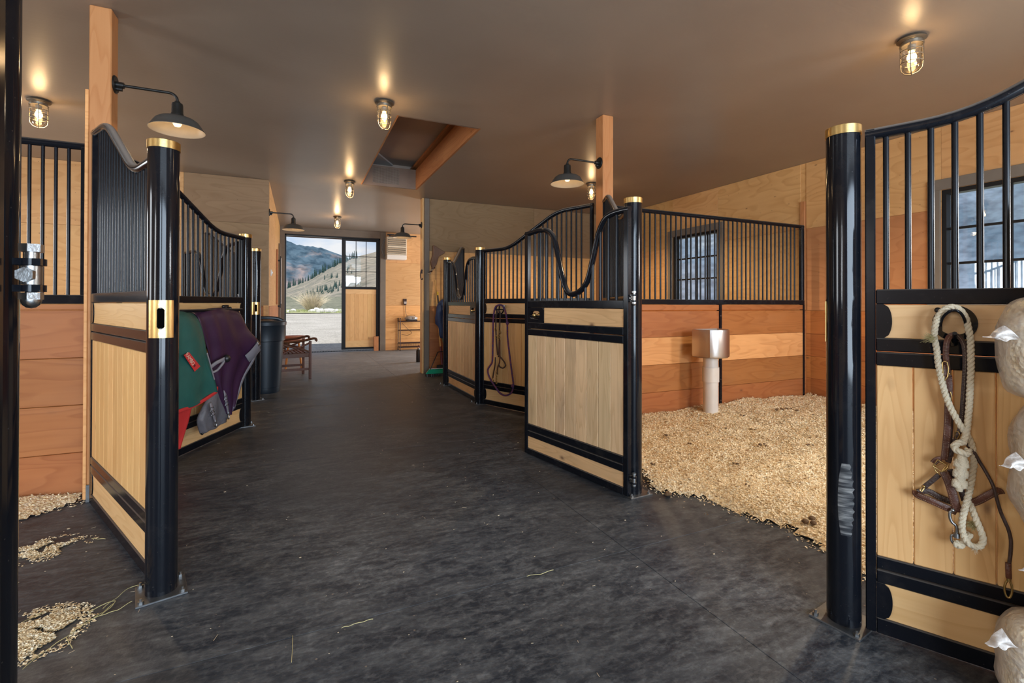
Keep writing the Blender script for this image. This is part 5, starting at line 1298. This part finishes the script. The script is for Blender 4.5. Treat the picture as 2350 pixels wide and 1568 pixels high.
st([(2228, 1156, .055), (2248, 1148, .065), (2270, 1136, .07), (2290, 1127, .065), (2296, 1134, .05)], .026)
st([(2180, 1078, .035), (2192, 1098, .03), (2204, 1120, .03), (2214, 1150, .03)], .02, 'leather_dark', stitch=False)
def bloop(pts, r=.0024, name='brass_buckle'):
    MB().tube([rp(*p) for p in pts], r, 8, closed=True).obj(name, MAT['brass'], hal, smooth=60)
bloop([(2163, 832, .07), (2168, 829, .07), (2174, 832, .07), (2177, 846, .07), (2175, 864, .07), (2169, 873, .07), (2164, 870, .07)])
bloop([(2176, 898, .052), (2181, 900, .056), (2184, 910, .056), (2184, 920, .055), (2180, 926, .052), (2176, 921, .05), (2174, 908, .05)])
bloop([(2141, 1070, .065), (2152, 1055, .065), (2172, 1068, .065), (2161, 1083, .065)])
bloop([(2144, 1071, .06), (2146, 1080, .06), (2152, 1086, .06), (2160, 1085, .06), (2174, 1074, .06), (2177, 1066, .06), (2170, 1062, .06)])
bloop([(2111, 1125, .06), (2117, 1118, .06), (2121, 1121, .06), (2115, 1129, .06)])
bloop([(2192, 992, .05), (2199, 990, .055), (2203, 998, .055), (2197, 1008, .05), (2192, 1006, .05)], .0022)
for p in ((2120, 1117), (2178, 858)): MB().sphere(rp(*p, .06), .0055, 10).obj('brass_stud', MAT['brass'], hal, smooth=60)
ld = thing('leather_lead', 'round brown leather lead with a brass snap, hanging right of the rope', 'lead strap', (0, 0, 0))
LP = [rp(x, y, w) for x, y, w in ((2213, 1012, .045), (2221, 1023, .05), (2234, 1036, .06), (2247, 1058, .06), (2264, 1086, .065), (2279, 1115, .08), (2288, 1146, .08), (2296, 1174, .08), (2307, 1199, .08), (2315, 1218, .08), (2320, 1242, .08), (2319, 1270, .08), (2316, 1296, .08), (2315, 1318, .08), (2315, 1328, .08))]
MB().tube(spline(LP, 6), .0058, 10).obj('lead', MAT['leather_dark'], ld, smooth=60)
MB().strap([rp(2314, 1292, .083), rp(2314, 1308, .084), rp(2315, 1328, .083)], nR, .016, .012).obj('lead_end', MAT['leather'], ld, .002, 50)
MB().tube(spline([rp(2315, 1328, .08), rp(2308, 1338, .08), rp(2305, 1352, .08), rp(2309, 1368, .08), rp(2317, 1372, .08), rp(2322, 1360, .08), rp(2322, 1345, .08), rp(2317, 1334, .08)], 4), .0036, 8, closed=False).cyl(rp(2315, 1326, .08), rp(2315, 1334, .08), .007, n=12).obj('snap_hook', MAT['brass_dark'], ld, smooth=60)

# purple rope and small halter on the far panel
QA, QB = (2.345, 6.21), (3.055, 4.55)
def qp(x, y, w): return on_plane(x, y, QA, QB, w)
dQ = Vector((QB[0]-QA[0], QB[1]-QA[1], 0)).normalized(); nQ = Vector((dQ.y, -dQ.x, 0))
if nQ.x > 0: nQ = -nQ
hb2 = thing('bridle_bracket', 'black bridle bracket on the panel beyond the open door', 'bridle hook', (0, 0, 0))
c = qp(1147, 710, .04)
MB().tube([c+dQ*(.07*math.cos(a))+UZ*(.062*math.sin(a)) for a in [2*PI*i/24 for i in range(24)]], .009, 8, closed=True).beam(c-dQ*.01+UZ*.06, c-dQ*.01-UZ*.06, .012, .012).beam(c-dQ*.07, c+dQ*.07, .012, .012).obj('ring_plate', MAT['post'], hb2, smooth=60)
MB().cyl(qp(1157, 702, .02), qp(1157, 702, .09), .01, n=10).obj('prong', MAT['post'], hb2, smooth=60)
pr2 = thing('looped_rope', 'long purple braided rope hung in a wide loop on the middle panel', 'rope', (0, 0, 0))
loop = [(1142, 701), (1149, 700), (1156, 705), (1161, 720), (1164, 742), (1165, 775), (1169, 810), (1174, 850), (1178, 880), (1176, 897), (1169, 905), (1158, 908), (1147, 902), (1138, 890), (1128, 875), (1121, 860), (1120, 848), (1126, 838), (1130, 828), (1131, 790), (1132, 740), (1134, 715), (1138, 704)]
MB().tube(spline([qp(x, y, .075) for x, y in loop+loop[:1]], 6), .0115, 10).obj('rope_loop', MAT['rope_purple'], pr2, smooth=60)
for x, y in ((1164.5, 742), (1176, 886)): MB().sphere(qp(x, y, .075), .022, 10, (1, 1, 1.1)).obj('knot', MAT['rope_purple'], pr2, smooth=60)
h2 = thing('leather_halter', 'small brown leather halter bundle inside the purple rope loop', 'halter', (0, 0, 0))
def st2(pts, w=.022, mat='leather_dark', nm='strap'): MB().strap(spline([qp(x, y, q) for x, y, q in pts], 5), nQ, w, .006).obj(nm, MAT[mat], h2, .001, 50)
st2([(1145, 712, .07), (1139, 718, .07), (1138, 745, .06), (1139, 775, .06), (1142, 815, .06)])
st2([(1145, 712, .075), (1148, 720, .07), (1147, 745, .06), (1146, 790, .06), (1144, 820, .06)])
st2([(1147, 775, .065), (1147, 800, .065), (1147, 830, .065), (1142, 845, .065), (1142, 860, .065)], .02, 'leather')
st2([(1137, 820, .06), (1136, 840, .06), (1133, 855, .06), (1131, 868, .06)], .018)
MB().tube(spline([qp(x, y, .07) for x, y in ((1144, 815), (1150, 822), (1158, 832), (1160, 840), (1154, 845), (1147, 842), (1145, 835))], 5), .009, 8).obj('noseband_loop', MAT['leather_dark'], h2, smooth=60)
for x, y in ((1138, 756), (1145, 772), (1139, 774), (1146, 778), (1148, 762)):
    cq = qp(x, y, .075); MB().tube([cq+dQ*(.016*math.cos(a))+UZ*(.02*math.sin(a)) for a in [2*PI*i/12 for i in range(12)]], .0045, 6, closed=True).obj('buckle', MAT['brass_dark'], h2, smooth=60)
mb = MB()
for i in range(9):
    cq = qp(1139.5+.25*math.sin(i*2), 852+i*3.4, .07); mb.tube([cq+dQ*(.010*math.cos(a))+UZ*(.013*math.sin(a))+nQ*(.006*math.sin(a)*(1 if i % 2 else -1)) for a in [2*PI*j/10 for j in range(10)]], .0035, 5, closed=True)
mb.obj('brass_chain', MAT['brass_dark'], h2, smooth=60)
MB().tube(spline([qp(x, y, .07) for x, y in ((1131, 866), (1129, 872), (1131, 878), (1133, 872))], 4), .004, 6).obj('snap_hook', MAT['brass_dark'], h2, smooth=60)

# ================================================================== bagged shavings stacked at the right edge
def bag(label, cx, cy, z0, z1, rx, ry, seed, tail):
    t = thing('shavings_bag', label, 'bag', (cx, cy, z0), math.radians(-61), 'bagged shavings in a stack')
    h = z1-z0; n, m = 44, 22; vs = []
    for i in range(m+1):
        ph = -PI/2+PI*i/m; sz = math.copysign(abs(math.sin(ph))**.75, math.sin(ph)); cr_ = abs(math.cos(ph))**.27
        for j in range(n):
            a = 2*PI*j/n; ca, sa = math.cos(a), math.sin(a)
            x = math.copysign(abs(ca)**.75, ca)*rx*cr_; y = math.copysign(abs(sa)**.75, sa)*ry*cr_; z = h/2+sz*h/2
            k_ = 1+.07*noise.noise(Vector((x*7+seed, y*7, z*9)))+.035*noise.noise(Vector((x*25, y*25, z*14+seed)))-.05*abs(noise.noise(Vector((x*15+seed, y*15, z*4))))
            vs.append((x*k_, y*k_, max(0.001, min(h-.001, z*(1+.0*k_)))))
    fs = [(i*n+j, i*n+(j+1) % n, (i+1)*n+(j+1) % n, (i+1)*n+j) for i in range(m) for j in range(n)]
    MB().add([(x*.965, y*.965, h/2+(z-h/2)*.965) for x, y, z in vs], fs).obj('packed_shavings', MAT['shavings'], t, smooth=80)
    MB().add(vs, fs).obj('plastic_skin', MAT['bag'], t, smooth=80)
    # twisted ear of plastic at the seam
    ax, az = tail
    ctr = [Vector((-rx*.90, -ry*.7, az+.02)), Vector((-rx*1.02, -ry*.8, az+.012)), Vector((-rx*1.04-ax*.2, -ry*.85, az)), Vector((-rx*1.06-ax*.5, -ry*.9, az+.004))]
    rowsb = []
    for q, w_ in zip(ctr, (.024, .014, .008, .002)):
        rowsb.append([q+Vector((-s*.02, .02*math.sin(s*3+q.x*40), s*w_)) for s in (-1, -.3, .4, 1)])
    sheet('plastic_ear', rowsb, MAT['bag'], t, .0015, 5, .006, 2, foldn=(0, 1, 0), seed=seed)
    return t
bx, by = 2.352, .617
bag('lowest clear plastic bag of shavings in the stack at the right edge', bx-.015, by+.02, .0, .34, .22, .15, 1, (.03, .27))
bag('second bag of shavings from the floor at the right picture edge', bx+.03, by-.05, .34, .617, .22, .15, 5, (.04, .20))
bag('third bag of shavings from the floor at the right picture edge', bx+.0, by-.01, .617, 1.076, .22, .15, 9, (.03, .25))
bag('fourth bag of shavings from the floor, bulging beside the rope', bx-.01, by+.01, 1.076, 1.43, .225, .15, 13, (.05, .21))
bag('topmost bag of shavings, only its plastic corner in the picture', bx+.06, by-.13, 1.43, 1.82, .225, .15, 17, (.035, .15))

# ================================================================== shavings in the stalls
def chips(name, poly, mat, n, hf, size=.010, seed=1, edgejit=.05, kind='stuff', bed=True, label=None, cat=None, res=.045):
    rnd = random.Random(seed)
    xs_ = [p[0] for p in poly]; ys_ = [p[1] for p in poly]
    def inside(x, y):
        c_ = False; j = len(poly)-1
        for i in range(len(poly)):
            if (poly[i][1] > y) != (poly[j][1] > y) and x < (poly[j][0]-poly[i][0])*(y-poly[i][1])/(poly[j][1]-poly[i][1])+poly[i][0]: c_ = not c_
            j = i
        return c_
    V, Fc = [], []
    if bed:
        nx, ny = int((max(xs_)-min(xs_))/res)+1, int((max(ys_)-min(ys_))/res)+1; idx = {}
        for i in range(nx+1):
            for j in range(ny+1):
                x, y = min(xs_)+i*res, min(ys_)+j*res
                if inside(x, y): idx[(i, j)] = len(V); V.append((x, y, hf(x, y)))
        for (i, j) in list(idx):
            if (i+1, j) in idx and (i+1, j+1) in idx and (i, j+1) in idx: Fc.append((idx[(i, j)], idx[(i+1, j)], idx[(i+1, j+1)], idx[(i, j+1)]))
    cnt = 0
    while cnt < n:
        x, y = rnd.uniform(min(xs_), max(xs_)), rnd.uniform(min(ys_), max(ys_))
        if not inside(x+rnd.gauss(0, edgejit), y+rnd.gauss(0, edgejit)): continue
        d = math.hypot(x, y)
        if d > 4 and rnd.random() > 4/d: continue
        cnt += 1
        s = size*rnd.uniform(.5, 1.35)*max(1, min(1.6, d/4)); a = rnd.uniform(0, 2*PI); tl = rnd.gauss(0, .45); z = (hf(x, y) if inside(x, y) else 0)+rnd.uniform(.001, .006)
        ux, uy, uz = math.cos(a)*s, math.sin(a)*s, math.sin(tl)*s*.6; w = rnd.uniform(.35, .8)
        wx, wy, wz = -math.sin(a)*s*w, math.cos(a)*s*w, rnd.gauss(0, .3)*s*w
        b = len(V); c_ = s*.22
        V += [(x-ux-wx, y-uy-wy, max(.0008, z-uz-wz)), (x-ux+wx, y-uy+wy, max(.0008, z-uz+wz)), (x+wx, y+wy, max(.0015, z+wz+c_)), (x-wx, y-wy, max(.0015, z-wz+c_)), (x+ux+wx*.8, y+uy+wy*.8, max(.0008, z+uz+wz)), (x+ux-wx*.8, y+uy-wy*.8, max(.0008, z+uz-wz))]
        Fc += [(b, b+3, b+2, b+1), (b+3, b+5, b+4, b+2)]
    me = bpy.data.meshes.new(name); me.from_pydata(V, [], Fc); me.materials.append(mat)
    o = bpy.data.objects.new(name, me); C.objects.link(o)
    return tag(o, label, cat, kind=kind)
def edgefade(poly, x, y, open_=()):
    d = 9
    for (a, b) in open_:
        ax, ay, bx_, by_ = *a, *b; L2 = (bx_-ax)**2+(by_-ay)**2; t = max(0, min(1, ((x-ax)*(bx_-ax)+(y-ay)*(by_-ay))/L2)); d = min(d, math.hypot(x-ax-t*(bx_-ax), y-ay-t*(by_-ay)))
    return d
front = [(2.41, 2.84), (2.45, 2.72), (2.55, 2.66), (2.68, 2.50), (2.66, 2.34), (2.70, 2.16), (2.78, 2.02), (2.73, 1.86), (2.72, 1.72), (2.66, 1.5), (2.62, 1.3), (2.7, .95)]
polyR = front+[(3.1, .3), (3.3, -.3), (6.86, -.3), (6.86, 4.61), (3.22, 4.61), (3.08, 4.2), (2.78, 3.55)]
opn = list(zip(front[:-1], front[1:]))
def hR(x, y):
    e = min(1, edgefade(None, x, y, opn)/.35)
    h = .018+.045*e+.05*e*noise.noise(Vector((x*1.3, y*1.3, 2)))+.022*noise.noise(Vector((x*5, y*5, 7)))*e+.008*noise.noise(Vector((x*17, y*17, 4)))
    if y > 4.2: h += .05*(y-4.2)/.4*(.55+.9*noise.noise(Vector((x*1.9, 3, 1))))*min(1, max(0, (x-3.9)/1.2))
    return max(.0012, h*min(1, edgefade(None, x, y, opn)/.07))
chips('shavings_bedding', polyR, MAT['shavings'], 105000, hR, .0062, 3, .035, label='thick pale wood shavings bedding in the right stall', cat='bedding')
polyL = [(-1.40, 4.42), (-1.36, 4.24), (-1.44, 4.21), (-1.55, 4.10), (-1.68, 4.03), (-1.85, 3.95), (-2.3, 3.7), (-3.2, 3.1), (-5.1, 2.6), (-5.1, 4.42)]
opnL = list(zip(polyL[1:8], polyL[2:9]))
def hL(x, y):
    e = min(1, edgefade(None, x, y, opnL)/.3); return max(.0012, .012*min(1, e*4)+.035*e+.02*e*noise.noise(Vector((x*3, y*3, 2)))+.006*noise.noise(Vector((x*17, y*17, 4))))
chips('shavings_bedding', polyL, MAT['shavings'], 14000, hL, .0068, 8, .02, label='pale wood shavings along the plank wall of the left stall', cat='bedding')
def patch(cx, cy, rx, ry, n, sd, holes=.0):
    V = MB(); rnd = random.Random(sd); k_ = 0; it = 0
    while k_ < n and it < n*30:
        it += 1
        x, y = rnd.gauss(0, .42), rnd.gauss(0, .42)
        if x*x+y*y > 1.3 or noise.noise(Vector((x*2.3+sd, y*2.3, sd))) < holes: continue
        k_ += 1; s = .0062*rnd.uniform(.5, 1.2); a = rnd.uniform(0, 2*PI); X, Y, Z = cx+x*rx, cy+y*ry, rnd.uniform(.001, .007)+.012*max(0, 1-(x*x+y*y))*rnd.random()
        c_, s_ = math.cos(a)*s, math.sin(a)*s; w = rnd.uniform(.35, .7)
        V.add([(X-c_+s_*w, Y-s_-c_*w, Z*.5), (X-c_-s_*w, Y-s_+c_*w, Z), (X+c_-s_*w, Y+s_+c_*w, Z*.7), (X+c_+s_*w, Y+s_-c_*w, Z)], [(0, 1, 2, 3)])
    return V
o = patch(-1.30, 3.55, .20, .16, 1500, 3, .0).obj('loose_shavings', MAT['shavings'], smooth=0, fixn=False); tag(o, 'thin scatter of shavings on the rubber floor at the left stall mouth', 'shavings', kind='stuff')
o = patch(-1.02, 2.66, .19, .20, 6500, 11, -.16).obj('loose_shavings', MAT['shavings'], smooth=0, fixn=False); tag(o, 'small pile of shavings with hay, low at the left edge', 'shavings', kind='stuff')
# dung crumbs lying on the bedding
mb = MB(); rnd = random.Random(5)
for (x, y, s) in ((1545, 922, 1), (1530, 1004, 1.3), (1586, 1025, 1), (1663, 985, 1), (1728, 985, .9), (1690, 1066, 1), (1750, 1022, 1.5), (1857, 1002, 1.2), (1857, 1024, 1.2), (1530, 1118, 1.6), (1713, 1114, .9), (1855, 1190, 2), (1620, 1180, .5), (1795, 941, 1.6), (1828, 942, 1.2), (1810, 938, 1.4), (1705, 955, 1.1), (1502, 1060, .9), (1815, 953, .7), (1864, 952, .7)):
    r = px_ray(x, y); t_ = -(EYE-.07)/r.z; p = CPOS+r*t_; p.z = hR(p.x, p.y)+.012
    for q in range(3): mb.sphere(p+Vector((rnd.gauss(0, .012*s), rnd.gauss(0, .012*s), 0)), .012*s*rnd.uniform(.6, 1.1), 8, (1.2, .9, .6))
o = mb.obj('dung_crumbs', MAT['muck'], smooth=60); tag(o, 'dark dried dung crumbs scattered over the bedding', 'dung', kind='stuff')
# hay stalks near the left post
def stalk(pts, r, nm, lab, mat='hay'):
    P = []
    for x, y in pts:
        q = px_ray(x, y); t_ = -(EYE-.006)/q.z; P.append(CPOS+q*t_)
    P = spline(P, 5)
    for i, p in enumerate(P): p.z = .004+.004*abs(math.sin(i*.6))
    o = MB().tube(P, r, 5).obj(nm, MAT[mat], smooth=60)
    return tag(o, lab, 'hay', 'hay stalks on the floor')
stalk([(52, 1535), (110, 1490), (152, 1462), (200, 1428), (232, 1408), (262, 1385)], .0014, 'hay_stalk', 'longest hay stalk, running from the left edge toward the near post')
stalk([(207, 1408), (212, 1400), (262, 1379), (258, 1390), (232, 1412)], .0016, 'hay_stalk', 'bent hay stalk folded into a narrow triangle left of the near post')
stalk([(236, 1396), (268, 1372), (300, 1348), (334, 1342)], .0014, 'hay_stalk', 'hay stalk reaching the base of the near post')
stalk([(204, 1424), (240, 1410), (270, 1400), (303, 1380)], .0015, 'hay_stalk', 'hay stalk just left of the near post base plate')
stalk([(62, 1483), (80, 1462), (97, 1440), (101, 1432)], .0016, 'hay_stalk', 'greenish hay stalk lying on the small shavings pile')
stalk([(46, 1432), (70, 1420), (98, 1407)], .0014, 'hay_stalk', 'hay stalk at the back of the small shavings pile')
stalk([(152, 1463), (158, 1475), (166, 1488)], .0016, 'hay_stalk', 'short hay stalk crossing below the longest one')
stalk([(210, 1236), (225, 1237), (242, 1237)], .0014, 'hay_stalk', 'short straight hay stalk by the left stall panel')
stalk([(784, 1441), (800, 1437), (830, 1428), (856, 1421)], .0012, 'hay_stalk', 'hay stalk alone on the bare aisle floor, low centre')
stalk([(1209, 1322), (1240, 1318), (1270, 1308)], .0012, 'hay_stalk', 'hay stalk on the aisle floor in front of the open door')
stalk([(672, 1458), (671, 1490), (669, 1520)], .0011, 'hay_stalk', 'upright looking straw low on the aisle floor')
mb = MB(); rnd = random.Random(21)
for i in range(420):
    X, Y = rnd.uniform(-1.6, 2.9), rnd.uniform(.9, 9.5); s = rnd.uniform(.0015, .0038)*(1 if rnd.random() < .93 else 2.0); a = rnd.uniform(0, 6.3)
    if rnd.random() < .3: mb.beam((X, Y, .003), (X+math.cos(a)*s*6, Y+math.sin(a)*s*6, .003), .0016, .0012)
    else: mb.sphere((X, Y, s*.4), s, 6, (1.3, .8, .45))
o = mb.obj('floor_crumbs', simple('pale_floor_crumbs', (.50, .40, .27), .9), smooth=0); tag(o, 'pale crumbs and chaff sprinkled over the black rubber floor', 'crumbs', kind='stuff')

# ================================================================== the yard and the hills outside
def gz(x, y):
    d = max(0, y-17); return .022*d+.0*x
mb = MB(); nx, ny = 40, 44; vs = []
for i in range(nx+1):
    for j in range(ny+1):
        x, y = -30+60*i/nx, YB+.45+(52-YB)*(j/ny)**1.3; vs.append((x, y, -.022+gz(x, y)+.02*noise.noise(Vector((x*.4, y*.4, 0)))))
mb.add(vs, [(i*(ny+1)+j, (i+1)*(ny+1)+j, (i+1)*(ny+1)+j+1, i*(ny+1)+j+1) for i in range(nx) for j in range(ny)])
struct('gravel_yard', mb, MAT['gravel'], smooth=60)
YE = 43.0
mb = MB(); vs = []; ny = 12
for i in range(nx+1):
    for j in range(ny+1):
        x, y = -40+110*i/nx, YE-.8+10*j/ny; x0 = x; t_ = j/ny
        vs.append((x, y+1.2*noise.noise(Vector((x*.3, 2, 0)))*(1-t_), gz(x, YE)+.02+.25*math.sin(min(1, t_*2)*PI/2)-.9*max(0, t_-.45)**1.2*2+.06*noise.noise(Vector((x, y, 3)))))
mb.add(vs, [(i*(ny+1)+j, (i+1)*(ny+1)+j, (i+1)*(ny+1)+j+1, i*(ny+1)+j+1) for i in range(nx) for j in range(ny)])
struct('grass_verge', mb, MAT['grass'], smooth=60)
def strip(name, az0, az1, tanf, r0, z0, r1, mat, n=120, m=14, rough=.0, back=1.5, seed=0, kind=True):
    vs = []
    for i in range(n+1):
        az = math.radians(az0+(az1-az0)*i/n); hz_ = tanf(math.degrees(az))*r1+EYE
        for j in range(m+1):
            t_ = j/m; r = r0+(r1-r0)*t_; z = z0+(hz_-z0)*(t_**1.15)
            z += rough*r1*noise.fractal(Vector((az*9, t_*3, seed)), 1, 2, 5)*math.sin(PI*t_)
            vs.append((r*math.sin(az), r*math.cos(az), z))
        vs.append((r1*back*math.sin(az), r1*back*math.cos(az), z0-20))
    k_ = m+2
    return struct(name, MB().add(vs, [(i*k_+j, (i+1)*k_+j, (i+1)*k_+j+1, i*k_+j+1) for i in range(n) for j in range(k_-1)]), mat, smooth=80)
def interp(tab):
    def f(a):
        if a <= tab[0][0]: return tab[0][1]
        for (p, u), (q, v) in zip(tab[:-1], tab[1:]):
            if p <= a <= q: return u+(v-u)*(a-p)/(q-p)
        return tab[-1][1]
    return f
far = interp([(-40, .16), (-12, .15), (-1.4, .121), (-.35, .113), (.2, .111), (1.35, .1095), (2.5, .107), (3.1, .103), (3.7, .099), (4.3, .096), (5.2, .088), (9, .080), (20, .10), (36, .2), (45, .25), (70, .27), (120, .22)])
far2 = lambda a: far(a)+.0018*noise.noise(Vector((a*2.3, 0, 0)))+.0009*noise.noise(Vector((a*9, 0, 5)))
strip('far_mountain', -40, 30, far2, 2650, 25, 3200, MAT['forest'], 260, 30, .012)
mid = interp([(-30, .02), (-6, .012), (-1.4, .026), (-.35, .034), (.9, .043), (2.0, .056), (3.1, .067), (4.2, .079), (5.8, .091), (9, .108), (14, .12), (30, .1)])
strip('dry_grass_hill', -30, 30, mid, 140, -6, 900, MAT['hilltan'], 160, 18, .006, seed=3)
strip('east_mountain', 27, 125, far2, 900, 0, 1500, MAT['eastslope'], 120, 18, .01, seed=7)
strip('west_mountain', -125, -38, lambda a: .17, 260, 0, 1500, MAT['eastslope'], 60, 10, .01, seed=9)
strip('south_mountain', 124, 236, lambda a: .12, 300, 0, 1500, MAT['eastslope'], 60, 10, .01, seed=11)
mb = MB()
def ring(r0, z0, r1, z1, az0, az1, n=90):
    vs = []
    for i in range(n+1):
        a = math.radians(az0+(az1-az0)*i/n); vs += [(r0*math.sin(a), r0*math.cos(a), z0), (r1*math.sin(a), r1*math.cos(a), z1)]
    return MB().add(vs, [(2*i, 2*i+1, 2*i+3, 2*i+2) for i in range(n)])
struct('valley_meadow', ring(8.5, -.6, 920, 4.0, 31, 330, 120), MAT['eastmeadow'])
scr = MAT['scrub'] = worldnoise('grey_green_scrub', [(.35, (.15, .16, .12)), (.6, (.26, .25, .19))], .12, 8, 1, 1.6, [(.35, (.55, .6, .6)), (.6, (1.1, 1.1, 1.05))])
strip('scrub_slope', -32, 32, lambda a: .012+.002*noise.noise(Vector((a*.9, 3, 0))), 54, -.3, 170, scr, 60, 8, .002, back=1.3)
# conifers along the ridges
def conifer(label, az, r, z, h, seed, group):
    t = thing('conifer', label, 'tree', (r*math.sin(math.radians(az)), r*math.cos(math.radians(az)), z), seed, group)
    return t
CP = None
rnd = random.Random(4)
def hill_z(az, r, r0, z0, r1, tf): t_ = (r-r0)/(r1-r0); return z0+(tf(az)*r1+EYE-z0)*t_**1.15
spots = []; placed = []
def try_tree(az, r, h_, g_):
    x, y = r*math.sin(math.radians(az)), r*math.cos(math.radians(az)); rad = h_*.21
    if any(math.hypot(x-a, y-b) < rad+c_+.3 for a, b, c_ in placed): return
    placed.append((x, y, rad)); spots.append((az, r, h_, g_))
for i in range(90): try_tree(-1.6+7.8*(i+rnd.random())/90, 870+rnd.uniform(-45, 28), rnd.uniform(9, 16), 'conifers along the grassy ridge')
for i in range(60): try_tree(.4+4.6*(i+rnd.random())/60, 330+rnd.uniform(-25, 45), rnd.uniform(4, 7), 'conifers in the valley below the ridge')
for i in range(16): try_tree(2.6+3*rnd.random(), 560+rnd.uniform(-80, 80), rnd.uniform(5, 8), 'conifers scattered on the grassy slope')
for az, r, h_, grp in spots:
    lab = {'conifers along the grassy ridge': 'tiny dark conifer on the far grassy ridge', 'conifers in the valley below the ridge': 'tiny dark conifer in the valley outside', 'conifers scattered on the grassy slope': 'tiny dark conifer on the open slope outside'}[grp]
    lab += ', by the left door jamb' if az < .8 else ', mid doorway' if az < 2.9 else ', by the door stile' if az < 4.7 else ', behind the glazed leaf'
    z = hill_z(az, r, 140, -6, 900, mid)-1.0
    if CP is None:
        CP = thing('conifer', lab, 'tree', (0, 0, 0), 0, grp)
        MB().cyl((0, 0, 0), (0, 0, .22), .03, .02, 6).obj('trunk', MAT['rack'], CP, smooth=0)
        mb = MB()
        for q in range(5): mb.lathe([(.30-.052*q, .10+q*.165), (.10-.018*q, .22+q*.165), (.0005, .40+q*.155)], 9)
        mb.obj('crown', MAT['conifer'], CP, smooth=0); c = CP
    else:
        c = copy_tree(CP); c['label'] = lab; c['group'] = grp
    c.location = (r*math.sin(math.radians(az)), r*math.cos(math.radians(az)), z); q_ = rnd.uniform(.55, .68); c.scale = (h_*q_, h_*q_, h_); c.rotation_euler.z = rnd.uniform(0, 6)
# rocks along the verge
def gpt(x, y, z=None, Y=None):
    r = px_ray(x, y); t_ = (Y)/r.y; return CPOS+r*t_
rk_spots = [(718, 703, .34), (727, 709, .5), (735, 713, .42), (742, 711, .3), (748, 706, .36), (755, 707, .42), (757, 714, .3), (762, 713, .36), (766, 706, .3), (774, 715, .34), (672, 698, .34), (661, 696, .2), (712, 706, .22), (781, 719, .22), (738, 704, .3)]
pos_names = ['first pale rock of the row beyond the yard', 'largest pale rock in the verge row', 'pale rock in the middle of the verge row', 'small pale rock behind the middle of the row', 'pale rock right of the dry bush foot', 'broad pale rock in the right half of the row', 'low pale rock at the front of the row', 'pale rock touching the low one in front', 'upper pale rock near the door stile', 'pale rock nearest the door stile', 'lone pale rock left of the dry bush', 'small stone left of the lone pale rock', 'little stone at the left end of the rock row', 'small stone at the far right end of the row', 'pale rock at the back behind the largest one']
for i, (x, y, s) in enumerate(rk_spots):
    p = gpt(x, y, Y=YE+.2+.5*math.sin(i*2.1)); p.z = gz(p.x, p.y)+.12
    t = MB().sphere((0, 0, 0), 1, 10)
    vs = [Vector(v)*(1+.38*noise.noise(Vector(v)*1.3+Vector((i*3.1, 0, 0)))) for v in t.v]
    o = MB().add([(v.x*s*.85, v.y*s*.7, v.z*s*.62) for v in vs], t.f).obj('rock', MAT['rock'], smooth=25, loc=p, rz=i*1.3)
    tag(o, pos_names[i], 'rock', 'pale rocks along the verge')
# dry bush and grass tufts on the verge
bs = thing('dry_bush', 'pale dry grass bush on the verge seen through the open doorway', 'bush', gpt(716, 700, Y=YE+1.6))
bs.location.z = gz(0, YE)+.1
mb = MB(); rnd = random.Random(9)
for i in range(900):
    a = rnd.uniform(0, 2*PI); l = abs(rnd.gauss(1.15, .35)); o_ = rnd.uniform(0, .35); sp = rnd.uniform(.1, 1.15)
    p0 = Vector((o_*math.cos(a), o_*math.sin(a), 0)); p2 = p0+Vector((math.cos(a)*sp*l, math.sin(a)*sp*l, l*1.25-.35*sp*l)); p1 = p0.lerp(p2, .5)+Vector((0, 0, .18*l)); mb.tube([p0, p1, p2], [.010, .008, .002], 3, caps=False)
mb.obj('dry_blades', MAT['drygrass'], bs, smooth=0, kind='stuff')
mb = MB()
for i in range(30): a = rnd.uniform(0, 6.28); mb.tube([(0, 0, 0), (math.cos(a)*.3, math.sin(a)*.3, .7), (math.cos(a)*.7, math.sin(a)*.7, 1.1)], [.02, .014, .004], 4)
mb.obj('stems', MAT['rack'], bs, smooth=0)
mb = MB(); gm = simple('green_verge_grass', (.30, .36, .13), .9, 0, var=.3, vscale=2)
for i in range(2600):
    x = rnd.uniform(-4.5, 6.5); y = YE+rnd.uniform(-.6, 3.2); a = rnd.uniform(0, 6.28); l = rnd.uniform(.08, .28); z = gz(x, YE)+.08
    mb.add([(x-.012, y, z), (x+.012, y, z), (x+math.cos(a)*l*.5, y+math.sin(a)*l*.5, z+l)], [(0, 1, 2)])
o = mb.obj('verge_grass', gm, smooth=0, fixn=False); tag(o, 'short green grass along the edge of the gravel yard', 'grass', kind='stuff')

cd.dof.use_dof = False
bpy.context.view_layer.update()
